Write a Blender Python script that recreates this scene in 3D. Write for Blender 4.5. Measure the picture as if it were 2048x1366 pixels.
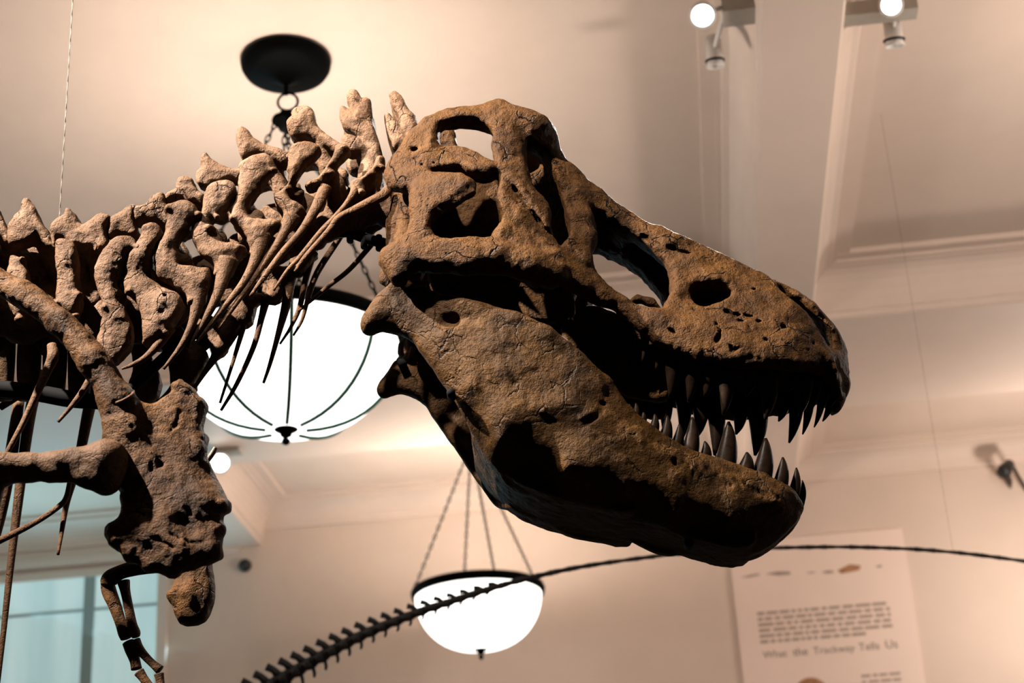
import bpy, math, random
import numpy as np
from mathutils import Vector, Matrix

sc = bpy.context.scene
for o in list(bpy.data.objects): bpy.data.objects.remove(o)
random.seed(7); RNG = np.random.default_rng(11)

# ------------------------------------------------------------------ camera, world, lights, exposure
FPX = 3400.0
TH, RL, HD = math.radians(23.9), math.atan2(453, 7653), math.radians(5.4)
HV = np.array([-math.sin(HD), math.cos(HD), 0.0])
R0 = np.array([math.cos(HD), math.sin(HD), 0.0])
ZV = np.array([0, 0, 1.0])
FW = HV*math.cos(TH)+ZV*math.sin(TH)
U0 = np.cross(R0, FW)
RC = math.cos(RL)*R0-math.sin(RL)*U0
UC = math.sin(RL)*R0+math.cos(RL)*U0
CAM = np.array([0, 0, 1.6])
cd = bpy.data.cameras.new('camera'); cam = bpy.data.objects.new('camera', cd)
sc.collection.objects.link(cam); sc.camera = cam
cd.sensor_width = 36.0; cd.lens = FPX/2048*36; cd.clip_start = 0.05; cd.clip_end = 200
m = Matrix.Identity(4)
for i in range(3):
    m[i][0], m[i][1], m[i][2], m[i][3] = RC[i], UC[i], -FW[i], CAM[i]
cam.matrix_world = m
cd.dof.use_dof = True; cd.dof.focus_distance = 4.45; cd.dof.aperture_fstop = 3.3

w = bpy.data.worlds.new('world'); sc.world = w; w.use_nodes = True
bg = w.node_tree.nodes['Background']; bg.inputs[0].default_value = (0.35, 0.62, 0.62, 1); bg.inputs[1].default_value = 0.012
vs = sc.view_settings; vs.view_transform = 'Standard'; vs.look = 'None'; vs.gamma = 1.0; vs.use_curve_mapping = False
vs.exposure = 0.0

def lamp_light(name, kind, loc, energy, color, radius=0.1, target=None, angle=60, blend=0.5):
    l = bpy.data.lights.new(name, kind); l.energy = energy; l.color = color
    if kind != 'AREA': l.shadow_soft_size = radius
    o = bpy.data.objects.new(name, l); sc.collection.objects.link(o); o.location = loc
    if kind == 'SPOT':
        l.spot_size = math.radians(angle); l.spot_blend = blend
    if target is not None:
        o.rotation_euler = (Vector(target)-Vector(loc)).to_track_quat('-Z', 'Y').to_euler()
    return o
def cpos(r, f, z):  # metres right / forward / up from the camera
    return tuple(CAM+R0*r+HV*f+ZV*z)
WARM = (1.0, 0.86, 0.74)
# track spots on the ceiling above the visitor's side of the skeleton
lamp_light('track_spot_key', 'SPOT', cpos(-2.9, 2.75, 4.5), 9000, WARM, 0.035, cpos(-0.85, 4.0, 2.2), 42, 0.8)
lamp_light('track_spot_fill', 'SPOT', cpos(-1.3, 2.2, 4.55), 3100, WARM, 0.035, cpos(0.35, 4.0, 2.0), 42, 0.8)
lamp_light('track_spot_rim', 'SPOT', (0.40, 7.25, 6.25), 900, (1.0, 0.93, 0.86), 0.05, cpos(0.3, 4.2, 2.1), 40, 0.6)
# bulbs of the two bowls in view, then unseen ones added to brighten the ceiling
PEND_FILL = [(-1.79, 7.35, 4.80, 75), (-1.585, 12.75, 4.98, 80), (3.2, 7.35, 4.80, 210), (3.2, 12.75, 4.98, 120), (-6.5, 7.35, 4.8, 60), (-1.79, 3.4, 5.4, 24), (3.6, 4.8, 5.3, 85)]
for i, (x, y, z, e) in enumerate(PEND_FILL):
    lamp_light('pendant_and_fill_bulb', 'POINT', (x, y, z), e, (1.0, 0.835, 0.725), 0.15)
# daylight through the window on the far wall
dl = lamp_light('window_daylight', 'AREA', (-5.4, 14.0, 4.6), 80, (0.45, 0.85, 1.0), target=(-4.9, 9.0, 6.0))
dl.data.shape = 'RECTANGLE'; dl.data.size = 2.2; dl.data.size_y = 2.6

# ------------------------------------------------------------------ helpers
def ray(x, y): return FW*FPX+RC*(x-1024)-UC*(y-683)
D0 = 4.15
def px2(x, y, wv=0.0, D=None):
    """pixel -> (u right, v up) on the vertical plane `wv` behind the skeleton's mid plane"""
    d = ray(x, y); s = ((D0 if D is None else D)+wv)/(d@HV); return s*(d@R0), s*d[2]
def world(u, wv, v, D=None): return CAM+R0*u+HV*((D0 if D is None else D)+wv)+ZV*v
def pxw(x, y, wv=0.0, D=None):
    u, v = px2(x, y, wv, D); return world(u, wv, v, D)
def ony(x, y, Y): d = ray(x, y); return CAM+d*(Y/d[1])
def pxm(D): return D/math.cos(TH)/FPX*1.0

def link(o, parent=None):
    sc.collection.objects.link(o)
    if parent is not None:
        o.parent = parent; o.matrix_parent_inverse = parent.matrix_world.inverted()
    return o
def mesh_obj(name, V, Fc, mat, parent=None, smooth=True):
    me = bpy.data.meshes.new(name); me.from_pydata([tuple(v) for v in V], [], [tuple(f) for f in Fc])
    if smooth: me.polygons.foreach_set('use_smooth', [True]*len(me.polygons))
    me.materials.append(mat); me.update()
    return link(bpy.data.objects.new(name, me), parent)
def quads_obj(name, V, Q, mat, parent=None):
    me = bpy.data.meshes.new(name); n, q = len(V), len(Q)
    me.vertices.add(n); me.vertices.foreach_set('co', np.ascontiguousarray(V, np.float32).ravel())
    me.loops.add(q*4); me.polygons.add(q)
    me.polygons.foreach_set('loop_start', np.arange(0, q*4, 4, dtype=np.int32))
    me.polygons.foreach_set('loop_total', np.full(q, 4, np.int32))
    me.loops.foreach_set('vertex_index', np.ascontiguousarray(Q, np.int32).ravel())
    me.polygons.foreach_set('use_smooth', np.ones(q, bool))
    me.update(calc_edges=True); me.validate(); me.materials.append(mat)
    return link(bpy.data.objects.new(name, me), parent)
def empty(name, loc):
    o = bpy.data.objects.new(name, None); o.empty_display_size = 0.1; o.location = loc
    sc.collection.objects.link(o); bpy.context.view_layer.update(); return o
def tag(o, label, cat, group=None):
    o['label'] = label; o['category'] = cat
    if group: o['group'] = group
    return o
def struct(o, label=None):
    o['kind'] = 'structure'
    if label: o['label'] = label
    return o

def sweep_geo(P, R, n=10, flat=1.0, cap=True, up=None):
    """tube through world points P with radii R; `flat` squashes one axis"""
    P = [np.array(p, float) for p in P]; V = []; Fc = []
    k = len(P); side = None
    for i in range(k):
        t = P[min(i+1, k-1)]-P[max(i-1, 0)]; t = t/np.linalg.norm(t)
        if side is None:
            a = np.array(up if up is not None else (HV if abs(t@HV) < .9 else R0), float)
            side = a-t*(a@t)
        else: side = side-t*(side@t)
        side = side/np.linalg.norm(side); b = np.cross(t, side)
        for j in range(n):
            a = 2*math.pi*j/n
            V.append(P[i]+R[i]*(side*math.cos(a)*flat+b*math.sin(a)))
    for i in range(k-1):
        for j in range(n):
            j2 = (j+1) % n
            Fc.append((i*n+j, i*n+j2, (i+1)*n+j2, (i+1)*n+j))
    if cap:
        Fc.append(tuple(range(n))[::-1]); Fc.append(tuple((k-1)*n+j for j in range(n)))
    return V, Fc
def smooth_path(P, R, m=5):
    """Catmull-Rom through control points"""
    P = np.array(P, float); R = np.array(R, float)
    A = np.column_stack([P, R]); out = []
    E = np.vstack([2*A[0]-A[1], A, 2*A[-1]-A[-2]])
    for i in range(1, len(E)-2):
        p0, p1, p2, p3 = E[i-1:i+3]
        for s in np.linspace(0, 1, m, endpoint=False):
            out.append(.5*((2*p1)+(-p0+p2)*s+(2*p0-5*p1+4*p2-p3)*s*s+(-p0+3*p1-3*p2+p3)*s**3))
    out.append(A[-1]); out = np.array(out)
    return out[:, :-1], np.maximum(out[:, -1], 1e-4)
def geo_join(gs):
    V = []; Fc = []
    for v, f in gs:
        b = len(V); V += list(v); Fc += [tuple(i+b for i in q) for q in f]
    return V, Fc
def lathe_geo(prof, c, n=48, a0=0.0):
    """profile [(radius, z)] around the vertical axis through c=(x,y)"""
    V = []; Fc = []
    for r, z in prof:
        for j in range(n):
            a = a0+2*math.pi*j/n; V.append((c[0]+r*math.cos(a), c[1]+r*math.sin(a), z))
    for i in range(len(prof)-1):
        for j in range(n):
            j2 = (j+1) % n; Fc.append((i*n+j, i*n+j2, (i+1)*n+j2, (i+1)*n+j))
    return V, Fc
def box_geo(x0, x1, y0, y1, z0, z1):
    V = [(x0,y0,z0),(x1,y0,z0),(x1,y1,z0),(x0,y1,z0),(x0,y0,z1),(x1,y0,z1),(x1,y1,z1),(x0,y1,z1)]
    return V, [(0,3,2,1),(4,5,6,7),(0,1,5,4),(1,2,6,5),(2,3,7,6),(3,0,4,7)]
def torus_geo(c, R, r, ax, n=20, k=8):
    ax = np.array(ax, float)/np.linalg.norm(ax); a = np.array([0,0,1.]) if abs(ax[2]) < .9 else np.array([1.,0,0])
    e1 = np.cross(ax, a); e1 /= np.linalg.norm(e1); e2 = np.cross(ax, e1); V = []; Fc = []
    for i in range(n):
        t = 2*math.pi*i/n; d = e1*math.cos(t)+e2*math.sin(t)
        for j in range(k):
            s = 2*math.pi*j/k; V.append(np.array(c)+d*(R+r*math.cos(s))+ax*r*math.sin(s))
    for i in range(n):
        for j in range(k):
            Fc.append((i*k+j, ((i+1)%n)*k+j, ((i+1)%n)*k+(j+1)%k, i*k+(j+1)%k))
    return V, Fc

# ------------------------------------------------------------------ materials
def new_mat(name):
    mt = bpy.data.materials.new(name); mt.use_nodes = True
    nt = mt.node_tree; b = nt.nodes['Principled BSDF']; return mt, nt, b
def noise_node(nt, vec, scale, detail=4, rough=.55):
    n = nt.nodes.new('ShaderNodeTexNoise'); n.inputs['Scale'].default_value = scale
    n.inputs['Detail'].default_value = detail; n.inputs['Roughness'].default_value = rough
    nt.links.new(vec, n.inputs['Vector']); return n
def ramp(nt, fac, stops):
    r = nt.nodes.new('ShaderNodeValToRGB'); e = r.color_ramp.elements
    while len(e) < len(stops): e.new(0.5)
    for k, (p, c) in enumerate(stops):
        e[k].position = p; e[k].color = (*c, 1) if len(c) == 3 else c
    nt.links.new(fac, r.inputs['Fac']); return r
def mix(nt, a, b, fac, mode='MIX'):
    n = nt.nodes.new('ShaderNodeMix'); n.data_type = 'RGBA'; n.blend_type = mode
    for s, v in ((6, a), (7, b)):
        if isinstance(v, tuple): n.inputs[s].default_value = (*v, 1)
        else: nt.links.new(v, n.inputs[s])
    if isinstance(fac, (int, float)): n.inputs[0].default_value = fac
    else: nt.links.new(fac, n.inputs[0])
    return n.outputs[2]
def math_node(nt, op, a, b=None):
    n = nt.nodes.new('ShaderNodeMath'); n.operation = op
    for i, v in enumerate((a, b)):
        if v is None: continue
        if isinstance(v, (int, float)): n.inputs[i].default_value = v
        else: nt.links.new(v, n.inputs[i])
    return n.outputs[0]

def bone_mat(name, dark, mid, light, crack=0.5, bump=0.5):
    mt, nt, b = new_mat(name)
    tc = nt.nodes.new('ShaderNodeTexCoord'); v = tc.outputs['Object']
    n1 = noise_node(nt, v, 7, 6, .6); n2 = noise_node(nt, v, 55, 5, .65); n3 = noise_node(nt, v, 210, 3, .6)
    c = ramp(nt, n1.outputs['Fac'], [(.28, dark), (.5, mid), (.74, light)]).outputs[0]
    g = ramp(nt, n2.outputs['Fac'], [(.3, (.55, .52, .5)), (.62, (1.12, 1.1, 1.08))]).outputs[0]
    c = mix(nt, c, g, .75, 'MULTIPLY')
    # fossil cracks
    wv = nt.nodes.new('ShaderNodeVectorMath'); wv.operation = 'ADD'
    sc_ = nt.nodes.new('ShaderNodeVectorMath'); sc_.operation = 'SCALE'; sc_.inputs[3].default_value = .06
    nn = noise_node(nt, v, 14, 4, .6); nt.links.new(nn.outputs['Color'], sc_.inputs[0])
    nt.links.new(v, wv.inputs[0]); nt.links.new(sc_.outputs[0], wv.inputs[1])
    vo = nt.nodes.new('ShaderNodeTexVoronoi'); vo.feature = 'DISTANCE_TO_EDGE'; vo.inputs['Scale'].default_value = 13
    nt.links.new(wv.outputs[0], vo.inputs['Vector'])
    line = ramp(nt, vo.outputs['Distance'], [(.0, (1, 1, 1)), (.035, (0, 0, 0))]).outputs[0]
    n4 = noise_node(nt, v, 9, 2, .5)
    gate = ramp(nt, n4.outputs['Fac'], [(.52, (0, 0, 0)), (.6, (1, 1, 1))]).outputs[0]
    crk = math_node(nt, 'MULTIPLY', line, gate); crk = math_node(nt, 'MULTIPLY', crk, crack)
    # small pits
    vp = nt.nodes.new('ShaderNodeTexVoronoi'); vp.inputs['Scale'].default_value = 75; nt.links.new(wv.outputs[0], vp.inputs['Vector'])
    pit = ramp(nt, vp.outputs['Distance'], [(.12, (1, 1, 1)), (.24, (0, 0, 0))]).outputs[0]
    n5 = noise_node(nt, v, 11, 2, .5)
    pit = math_node(nt, 'MULTIPLY', pit, ramp(nt, n5.outputs['Fac'], [(.55, (0, 0, 0)), (.66, (1, 1, 1))]).outputs[0])
    dk = math_node(nt, 'MAXIMUM', crk, math_node(nt, 'MULTIPLY', pit, .7))
    c = mix(nt, c, (dark[0]*.22, dark[1]*.2, dark[2]*.2), dk)
    nt.links.new(c, b.inputs['Base Color']); b.inputs['Roughness'].default_value = .62
    b.inputs['Specular IOR Level'].default_value = .06
    hgt = math_node(nt, 'ADD', math_node(nt, 'MULTIPLY', n2.outputs['Fac'], .9), math_node(nt, 'MULTIPLY', n3.outputs['Fac'], .35))
    hgt = math_node(nt, 'ADD', hgt, math_node(nt, 'MULTIPLY', n1.outputs['Fac'], 1.2))
    hgt = math_node(nt, 'SUBTRACT', hgt, math_node(nt, 'MULTIPLY', dk, 1.1))
    bp = nt.nodes.new('ShaderNodeBump'); bp.inputs['Strength'].default_value = bump; bp.inputs['Distance'].default_value = .012
    nt.links.new(hgt, bp.inputs['Height']); nt.links.new(bp.outputs[0], b.inputs['Normal'])
    return mt
def plain(name, col, rough=.6, metal=0, spec=.3, var=.08, bscale=30, bump=.05):
    mt, nt, b = new_mat(name); tc = nt.nodes.new('ShaderNodeTexCoord')
    n = noise_node(nt, tc.outputs['Object'], bscale, 4)
    r = ramp(nt, n.outputs['Fac'], [(.3, tuple(x*(1-var) for x in col)), (.7, tuple(min(1, x*(1+var)) for x in col))])
    nt.links.new(r.outputs[0], b.inputs['Base Color']); b.inputs['Roughness'].default_value = rough
    b.inputs['Metallic'].default_value = metal; b.inputs['Specular IOR Level'].default_value = spec
    if bump:
        bp = nt.nodes.new('ShaderNodeBump'); bp.inputs['Strength'].default_value = bump; bp.inputs['Distance'].default_value = .01
        nt.links.new(n.outputs['Fac'], bp.inputs['Height']); nt.links.new(bp.outputs[0], b.inputs['Normal'])
    return mt
def emit(name, col, st):
    mt, nt, b = new_mat(name); b.inputs['Base Color'].default_value = (*[min(1, c) for c in col], 1)
    b.inputs['Emission Color'].default_value = (*col, 1); b.inputs['Emission Strength'].default_value = st
    b.inputs['Roughness'].default_value = .5; return mt
M_SKULL = bone_mat('skull_bone', (.0105, .0042, .0008), (.0275, .0114, .0019), (.0455, .0207, .0042), .9, .85)
M_JAW = bone_mat('jaw_bone', (.0095, .0042, .0008), (.0255, .0114, .0019), (.0405, .0192, .0040), .5, .6)
M_NECK = bone_mat('neck_bone', (.0280, .0140, .0055), (.0600, .0340, .0185), (.0900, .0580, .0380), .6, .65)
M_RIB = bone_mat('rib_bone', (.0240, .0115, .0046), (.0450, .0235, .0110), (.0640, .0370, .0200), .3, .5)
M_CORA = bone_mat('shoulder_bone', (.0130, .0052, .0013), (.0335, .0147, .0036), (.0640, .0310, .0095), .9, .75)
M_TOOTH = plain('tooth_enamel', (.0070, .0042, .0026), .38, 0, .03, .35, 40, .1)
M_STEEL = plain('dark_steel', (.003, .003, .0034), .8, 0, .03, .2)
M_BRONZE = plain('dark_bronze', (.0012, .0016, .0016), .6, 0, .02, .2)
M_PLASTER = plain('plaster_paint', (.66, .555, .475), .85, 0, .15, .03, 2.5, .03)
M_TRIM = plain('trim_paint', (.70, .59, .51), .6, 0, .25, .02, 3, .02)
M_WALL = plain('wall_paint', (.66, .555, .475), .85, 0, .15, .03, 2.0, .03)
M_FLOOR = plain('dark_floor', (.035, .03, .027), .6, 0, .3, .2, 5, .05)
M_GLASS = emit('lit_bowl_glass', (1.0, .97, .92), 2.6)
M_GREEN = plain('verdigris_strap', (.006, .075, .052), .4, .4, .4, .2)
M_WHITE = plain('white_metal', (.72, .70, .67), .45, 0, .4, .04)
M_LENS = emit('spot_lens', (1.0, .97, .93), 14.0)
M_BLACK = plain('black_plastic', (.012, .012, .013), .4, 0, .4, .1)
M_SHADE_GREY = plain('shade_grey_metal', (.36, .335, .29), .5, 0, .3, .04)  # grey puts the shade on the white track boxes into their colour
M_WIRE = plain('steel_wire', (.05, .036, .026), .5, 0, .2, .2, 300, .2)
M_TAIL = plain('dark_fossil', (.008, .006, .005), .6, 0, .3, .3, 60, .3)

# ------------------------------------------------------------------ the room
ZP, ZB, YW = 6.6, 6.22, 14.3
struct(mesh_obj('floor', *box_geo(-9, 8, -3, 14.6, -.1, 0), M_FLOOR, smooth=False))
struct(mesh_obj('ceiling', *box_geo(-9, 8, -3, 14.6, ZP, ZP+.12), M_PLASTER, smooth=False))
struct(mesh_obj('wall_back', *box_geo(-9, 8, YW, YW+.25, 0, ZP), M_WALL, smooth=False))
struct(mesh_obj('wall_left', *box_geo(-9.25, -9, -3, 14.6, 0, ZP), M_WALL, smooth=False))
struct(mesh_obj('wall_right', *box_geo(8, 8.25, -3, 14.6, 0, ZP), M_WALL, smooth=False))
def crown(x, zlo, sgn, proj=.205, fil=.085, eps=0.0):
    """crown moulding from a soffit edge at x up to the ceiling; sgn = outward direction"""
    h = ZP-zlo; pts = [(x, zlo), (x+sgn*.012, zlo+.012), (x+sgn*.012, zlo+.05)]
    for k in range(7):
        a = k/6*math.pi/2
        pts.append((x+sgn*(.025+(proj-.06)*(1-math.cos(a))), zlo+.06+(h-.12)*math.sin(a)))
    pts += [(x+sgn*(proj-.03), ZP-.05-eps), (x+sgn*proj, ZP-.05-eps), (x+sgn*proj, ZP-.032-eps), (x+sgn*(proj+fil), ZP-.032-eps), (x+sgn*(proj+fil), ZP+.02)]
    return pts
def prism(name, prof, axis, a, b):
    V = []; n = len(prof)
    for t in (a, b):
        for p, z in prof: V.append((p, t, z) if axis == 'y' else (t, p, z))
    Fc = [(i, (i+1) % n, n+(i+1) % n, n+i) for i in range(n)]+[tuple(range(n)), tuple(range(n, 2*n))[::-1]]
    return struct(mesh_obj(name, V, Fc, M_TRIM, smooth=False))
def beam(name, lo, hi, zlo, axis, a, b):
    e = .004 if axis == 'x' else 0
    return prism(name, crown(lo, zlo, -1, eps=e)[::-1]+crown(hi, zlo, 1, eps=e), axis, a, b)
beam('trim_1', .64, 1.015, ZB, 'y', -3, YW)
beam('trim_2', -4.1, -3.72, ZB, 'y', 11.0, YW)
beam('trim_8', -5.9, -5.5, ZB, 'y', -3, 11.0)
beam('trim_3', 10.55, 12.2, ZB+.001, 'x', -9, 8)
beam('trim_4', 2.6, 4.2, ZB+.001, 'x', -9, 8)
beam('trim_5', 5.4, 5.78, ZB, 'y', -3, YW)
# cornice along the far wall
cor = [(YW, ZP-.25), (YW-.02, ZP-.25), (YW-.02, ZP-.21)]
for k in range(7):
    a = k/6*math.pi/2; cor.append((YW-.03-.13*(1-math.cos(a)), ZP-.20+.14*math.sin(a)))
cor += [(YW-.19, ZP-.05), (YW-.19, ZP-.028), (YW-.27, ZP-.028), (YW-.27, ZP+.02), (YW, ZP+.02)]
prism('trim_6', cor, 'x', -9, 8)
prism('trim_7', [(YW, 6.17), (YW-.035, 6.17), (YW-.05, 6.19), (YW-.05, 6.24), (YW-.03, 6.26), (YW, 6.26)], 'x', -9, -3.9)

# the window on the far wall, left
wb = ony(318, 1200, YW); wx1 = wb[0]; wz1 = ony(160, 1157, YW)[2]; wx0 = wx1-2.3; wz0 = wz1-3.2
win = struct(empty('window_1', ((wx0+wx1)/2, YW, wz0))); win['label'] = 'tall window with pale blue daylight behind a blind, left of the far wall'
fr = [box_geo(wx0-.09, wx1+.09, YW-.05, YW, wz1, wz1+.07), box_geo(wx0-.09, wx0, YW-.05, YW, wz0, wz1), box_geo(wx1, wx1+.09, YW-.05, YW, wz0, wz1), box_geo(wx0-.1, wx1+.1, YW-.09, YW, wz0-.08, wz0)]
mesh_obj('window_frame', *geo_join(fr), M_TRIM, win, smooth=False)
def blind_mat():
    mt, nt, b = new_mat('daylit_blind'); tc = nt.nodes.new('ShaderNodeTexCoord')
    mp = nt.nodes.new('ShaderNodeMapping'); mp.inputs['Scale'].default_value = (2.2, 1, .25); nt.links.new(tc.outputs['Object'], mp.inputs[0])
    n = noise_node(nt, mp.outputs[0], 2.0, 3)
    r = ramp(nt, n.outputs['Fac'], [(.3, (.30, .50, .52)), (.7, (.50, .68, .68))])
    nt.links.new(r.outputs[0], b.inputs['Emission Color']); b.inputs['Emission Strength'].default_value = .62
    b.inputs['Base Color'].default_value = (.5, .6, .6, 1); return mt
M_BLIND = blind_mat(); M_MULL = plain('mullion_paint', (.30, .40, .40), .6, var=.03)
xm = ony(178, 1250, YW)[0]; zr = ony(160, 1222, YW)[2]
for a, b_ in ((wx0, xm-.05), (xm+.05, wx1)):
    for z0, z1 in ((wz0, wz0+1.3), (wz0+1.36, zr-.012), (zr+.012, wz1)):
        mesh_obj('pane', *box_geo(a, b_, YW-.012, YW-.004, z0, z1), M_BLIND, win, smooth=False)
mesh_obj('mullion', *box_geo(xm-.05, xm+.05, YW-.03, YW-.002, wz0, wz1), M_MULL, win, smooth=False)
mesh_obj('glazing_bar', *box_geo(wx0, wx1, YW-.022, YW-.003, zr-.012, zr+.012), M_MULL, win, smooth=False)
mesh_obj('glazing_bar', *box_geo(wx0, wx1, YW-.022, YW-.003, wz0+1.3, wz0+1.36), M_MULL, win, smooth=False)

# ------------------------------------------------------------------ pendant lamps
def pendant(label, c, zring, R, zbot, zhub, ztop, ribs, chains0, rc):
    cx, cy = c; root = empty('pendant_lamp', (cx, cy, zbot)); tag(root, label, 'lamp', 'pendant bowl lamps under the ceiling')
    n = 14; depth = zring-zbot
    prof = [(R*math.cos(math.pi/2*k/n)**.82 if k < n else .001, zring-depth*math.sin(math.pi/2*k/n)) for k in range(n+1)]
    inner = [(max(.001, r-.012), z+.010) for r, z in prof[::-1]]
    mesh_obj('glass_bowl', *lathe_geo(prof+inner, c, 64), M_GLASS, root)
    mesh_obj('rim_ring', *lathe_geo([(R+.002, zring-.03), (R+.022, zring-.025), (R+.03, zring+.01), (R+.018, zring+.035), (R-.008, zring+.035), (R-.004, zring-.03), (R+.002, zring-.03)], c, 64), M_BRONZE, root)
    fz = zbot
    mesh_obj('finial', *lathe_geo([(.001, fz+.03), (.055, fz+.025), (.065, fz+.008), (.05, fz-.004), (.03, fz-.014), (.026, fz-.03), (.010, fz-.036), (.009, fz-.042), (.020, fz-.052), (.020, fz-.062), (.012, fz-.072), (.001, fz-.078)], c, 20), M_BRONZE, root)
    for k in range(ribs):
        a = math.atan2(-HV[1], -HV[0])+math.radians(11+360/ribs*k)
        pts = [(cx+(r+.004)*math.cos(a), cy+(r+.004)*math.sin(a), z-.004) for r, z in prof[:-1]]
        mesh_obj('strap', *sweep_geo(pts, [.0105]*len(pts), 6), M_GREEN, root)
    hub = (cx, cy, zhub)
    mesh_obj('chain_hub', *lathe_geo([(.001, zhub+.05), (.03, zhub+.045), (.04, zhub+.02), (rc, zhub+.005), (rc+.004, zhub-.01), (rc-.01, zhub-.025), (.045, zhub-.035), (.035, zhub-.06), (.001, zhub-.066)], c, 28), M_BRONZE, root)
    for k in range(4):
        a = chains0+k*math.pi/2; d = np.array([math.cos(a), math.sin(a), 0])
        p0 = np.array(hub)+d*(rc-.02)+np.array([0, 0, -.02]); p1 = np.array([cx, cy, zring+.03])+d*(R+.006)
        L = np.linalg.norm(p1-p0); nl = max(8, int(L/.042)); t = (p1-p0)/L; gs = []
        s1 = np.cross(t, (0, 0, 1)) if abs(t[2]) < .98 else np.cross(t, (1., 0, 0)); s1 /= np.linalg.norm(s1); s2 = np.cross(t, s1)
        for q in range(nl):
            cpt = p0+t*L*(q+.5)/nl; sd = s1 if q % 2 else s2; hl = L/nl*.62
            ring = [cpt+t*hl*math.cos(2*math.pi*j/10)+sd*.011*math.sin(2*math.pi*j/10) for j in range(11)]
            gs.append(sweep_geo(ring, [.0045]*11, 5, cap=False, up=np.cross(t, sd)))
        mesh_obj('chain', *geo_join(gs), M_BRONZE, root)
    mesh_obj('hanging_loop', *torus_geo((cx+.01, cy, zhub+.105), .052, .007, HV), M_BRONZE, root)
    mesh_obj('stem', *sweep_geo([(cx, cy, zhub+.15), (cx, cy, ztop-.06)], [.012, .012], 10), M_BRONZE, root)
    mesh_obj('canopy', *lathe_geo([(.001, ztop-.155), (.02, ztop-.15), (.05, ztop-.125), (.10, ztop-.105), (.17, ztop-.095), (.215, ztop-.075), (.232, ztop-.045), (.235, ztop-.015), (.22, ztop-.001), (.001, ztop-.001)], c, 56), M_BRONZE, root)
    return root
L1 = pendant('large glowing white bowl lamp with green straps, hanging behind the neck bones', (-1.79, 7.35), 4.985, .545, 4.53, 6.235, ZP, 8, math.radians(20), .07)
L2 = pendant('smaller glowing white bowl lamp hung on four chains below the jaw', (-1.585, 12.75), 5.18, .493, 4.73, 6.36, ZP, 0, math.radians(22), .05)

# ------------------------------------------------------------------ ceiling spotlights
def axis_lathe(p, d, prof, n=24):
    """profile [(distance along d, radius)] around an axis"""
    d = np.array(d, float)/np.linalg.norm(d); p = np.array(p, float); a = np.array([0, 0, 1.]) if abs(d[2]) < .9 else np.array([1., 0, 0])
    e1 = np.cross(d, a); e1 /= np.linalg.norm(e1); e2 = np.cross(d, e1); V = []; Fc = []
    for t, r in prof:
        for j in range(n): V.append(p+d*t+r*(e1*math.cos(2*math.pi*j/n)+e2*math.sin(2*math.pi*j/n)))
    for i in range(len(prof)-1):
        for j in range(n): j2 = (j+1) % n; Fc.append((i*n+j, i*n+j2, (i+1)*n+j2, (i+1)*n+j))
    Fc.append(tuple(range(n))[::-1]); Fc.append(tuple((len(prof)-1)*n+j for j in range(n)))
    return V, Fc
def can_geo(p, d, r, L):
    return axis_lathe(p, d, [(0, r*.45), (.004, r*.7), (L*.15, r*.8), (L*.16, r*.92), (L*.9, r*.92), (L, r*1.05), (L, r*.88), (L*.72, r*.82)])
def disc_geo(p, d, r):
    return axis_lathe(p, d, [(-.006, r), (0, r), (.006, r*.6)])
def spotlight(label, track, heads):
    (x0, x1, y0, y1, z0, z1) = track
    root = empty('track_spotlight', ((x0+x1)/2, (y0+y1)/2, z1)); tag(root, label, 'spotlight', 'ceiling track spotlights')
    mesh_obj('track_box', *box_geo(*track), M_SHADE_GREY, root, smooth=False)
    mesh_obj('ceiling_stem', *sweep_geo([((x0+x1)/2, (y0+y1)/2, z1-.005), ((x0+x1)/2, (y0+y1)/2, max(z1+.01, ZP-.001) if z1 > 6.3 else z1+.01)], [.02, .02], 10), M_SHADE_GREY, root)
    for p, d, r, L, lens in heads:
        p = np.array(p); d = np.array(d, float)/np.linalg.norm(d)
        hd = mesh_obj('lamp_head', *can_geo(p-d*L*.5, d, r, L), M_WHITE, root)
        mesh_obj('lens', *disc_geo(p+d*L*.33, d, r*.8), M_LENS if lens else M_WHITE, hd)
        mesh_obj('collar', *torus_geo(p+d*L*.30, r*1.0, .006, d), M_STEEL if not lens else M_WHITE, hd)
        mesh_obj('yoke', *sweep_geo([p, (min(max(p[0], x0+.02), x1-.02), (y0+y1)/2, (z0+z1)/2)], [.012, .012], 8), M_WHITE, root)
    return root
def aim(p, q): return np.array(q, float)-np.array(p, float)
def onz(x, y, z): d = ray(x, y); return CAM+d*((z-CAM[2])/d[2])
pa = onz(1405, 28, 6.32); pa2 = onz(1428, 102, 6.36)
spotlight('bright spotlight on a shade-grey track box above the snout', (pa[0]+.10, pa[0]+.285, pa[1]-.02, pa[1]+.12, 6.31, 6.46),
    [(pa, aim(pa, CAM+np.array([.0, 1.6, 0])), .062, .16, True), (pa2, aim(pa2, pa2+np.array([0, .10, -.35])), .045, .17, False)])
pb = onz(1781, 10, 6.36); pb2 = onz(1786, 62, 6.38)
spotlight('white spotlight with a lit lens on a track bar, beside the right ceiling beam', (pb[0]-.22, pb[0]+.14, pb[1]+.05, pb[1]+.15, 6.36, 6.44),
    [(pb, aim(pb, CAM+np.array([.2, -2, -1.5])), .055, .17, True), (pb2, aim(pb2, pb2+np.array([0, .10, -.30])), .05, .16, False)])
pc = onz(440, 926, 6.12)
spotlight('small lit spotlight on the ceiling beam, right of the shoulder plate', (pc[0]-.05, pc[0]+.16, pc[1]-.05, pc[1]+.06, 6.19, 6.23),
    [(pc, aim(pc, CAM), .078, .15, True)])

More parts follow.
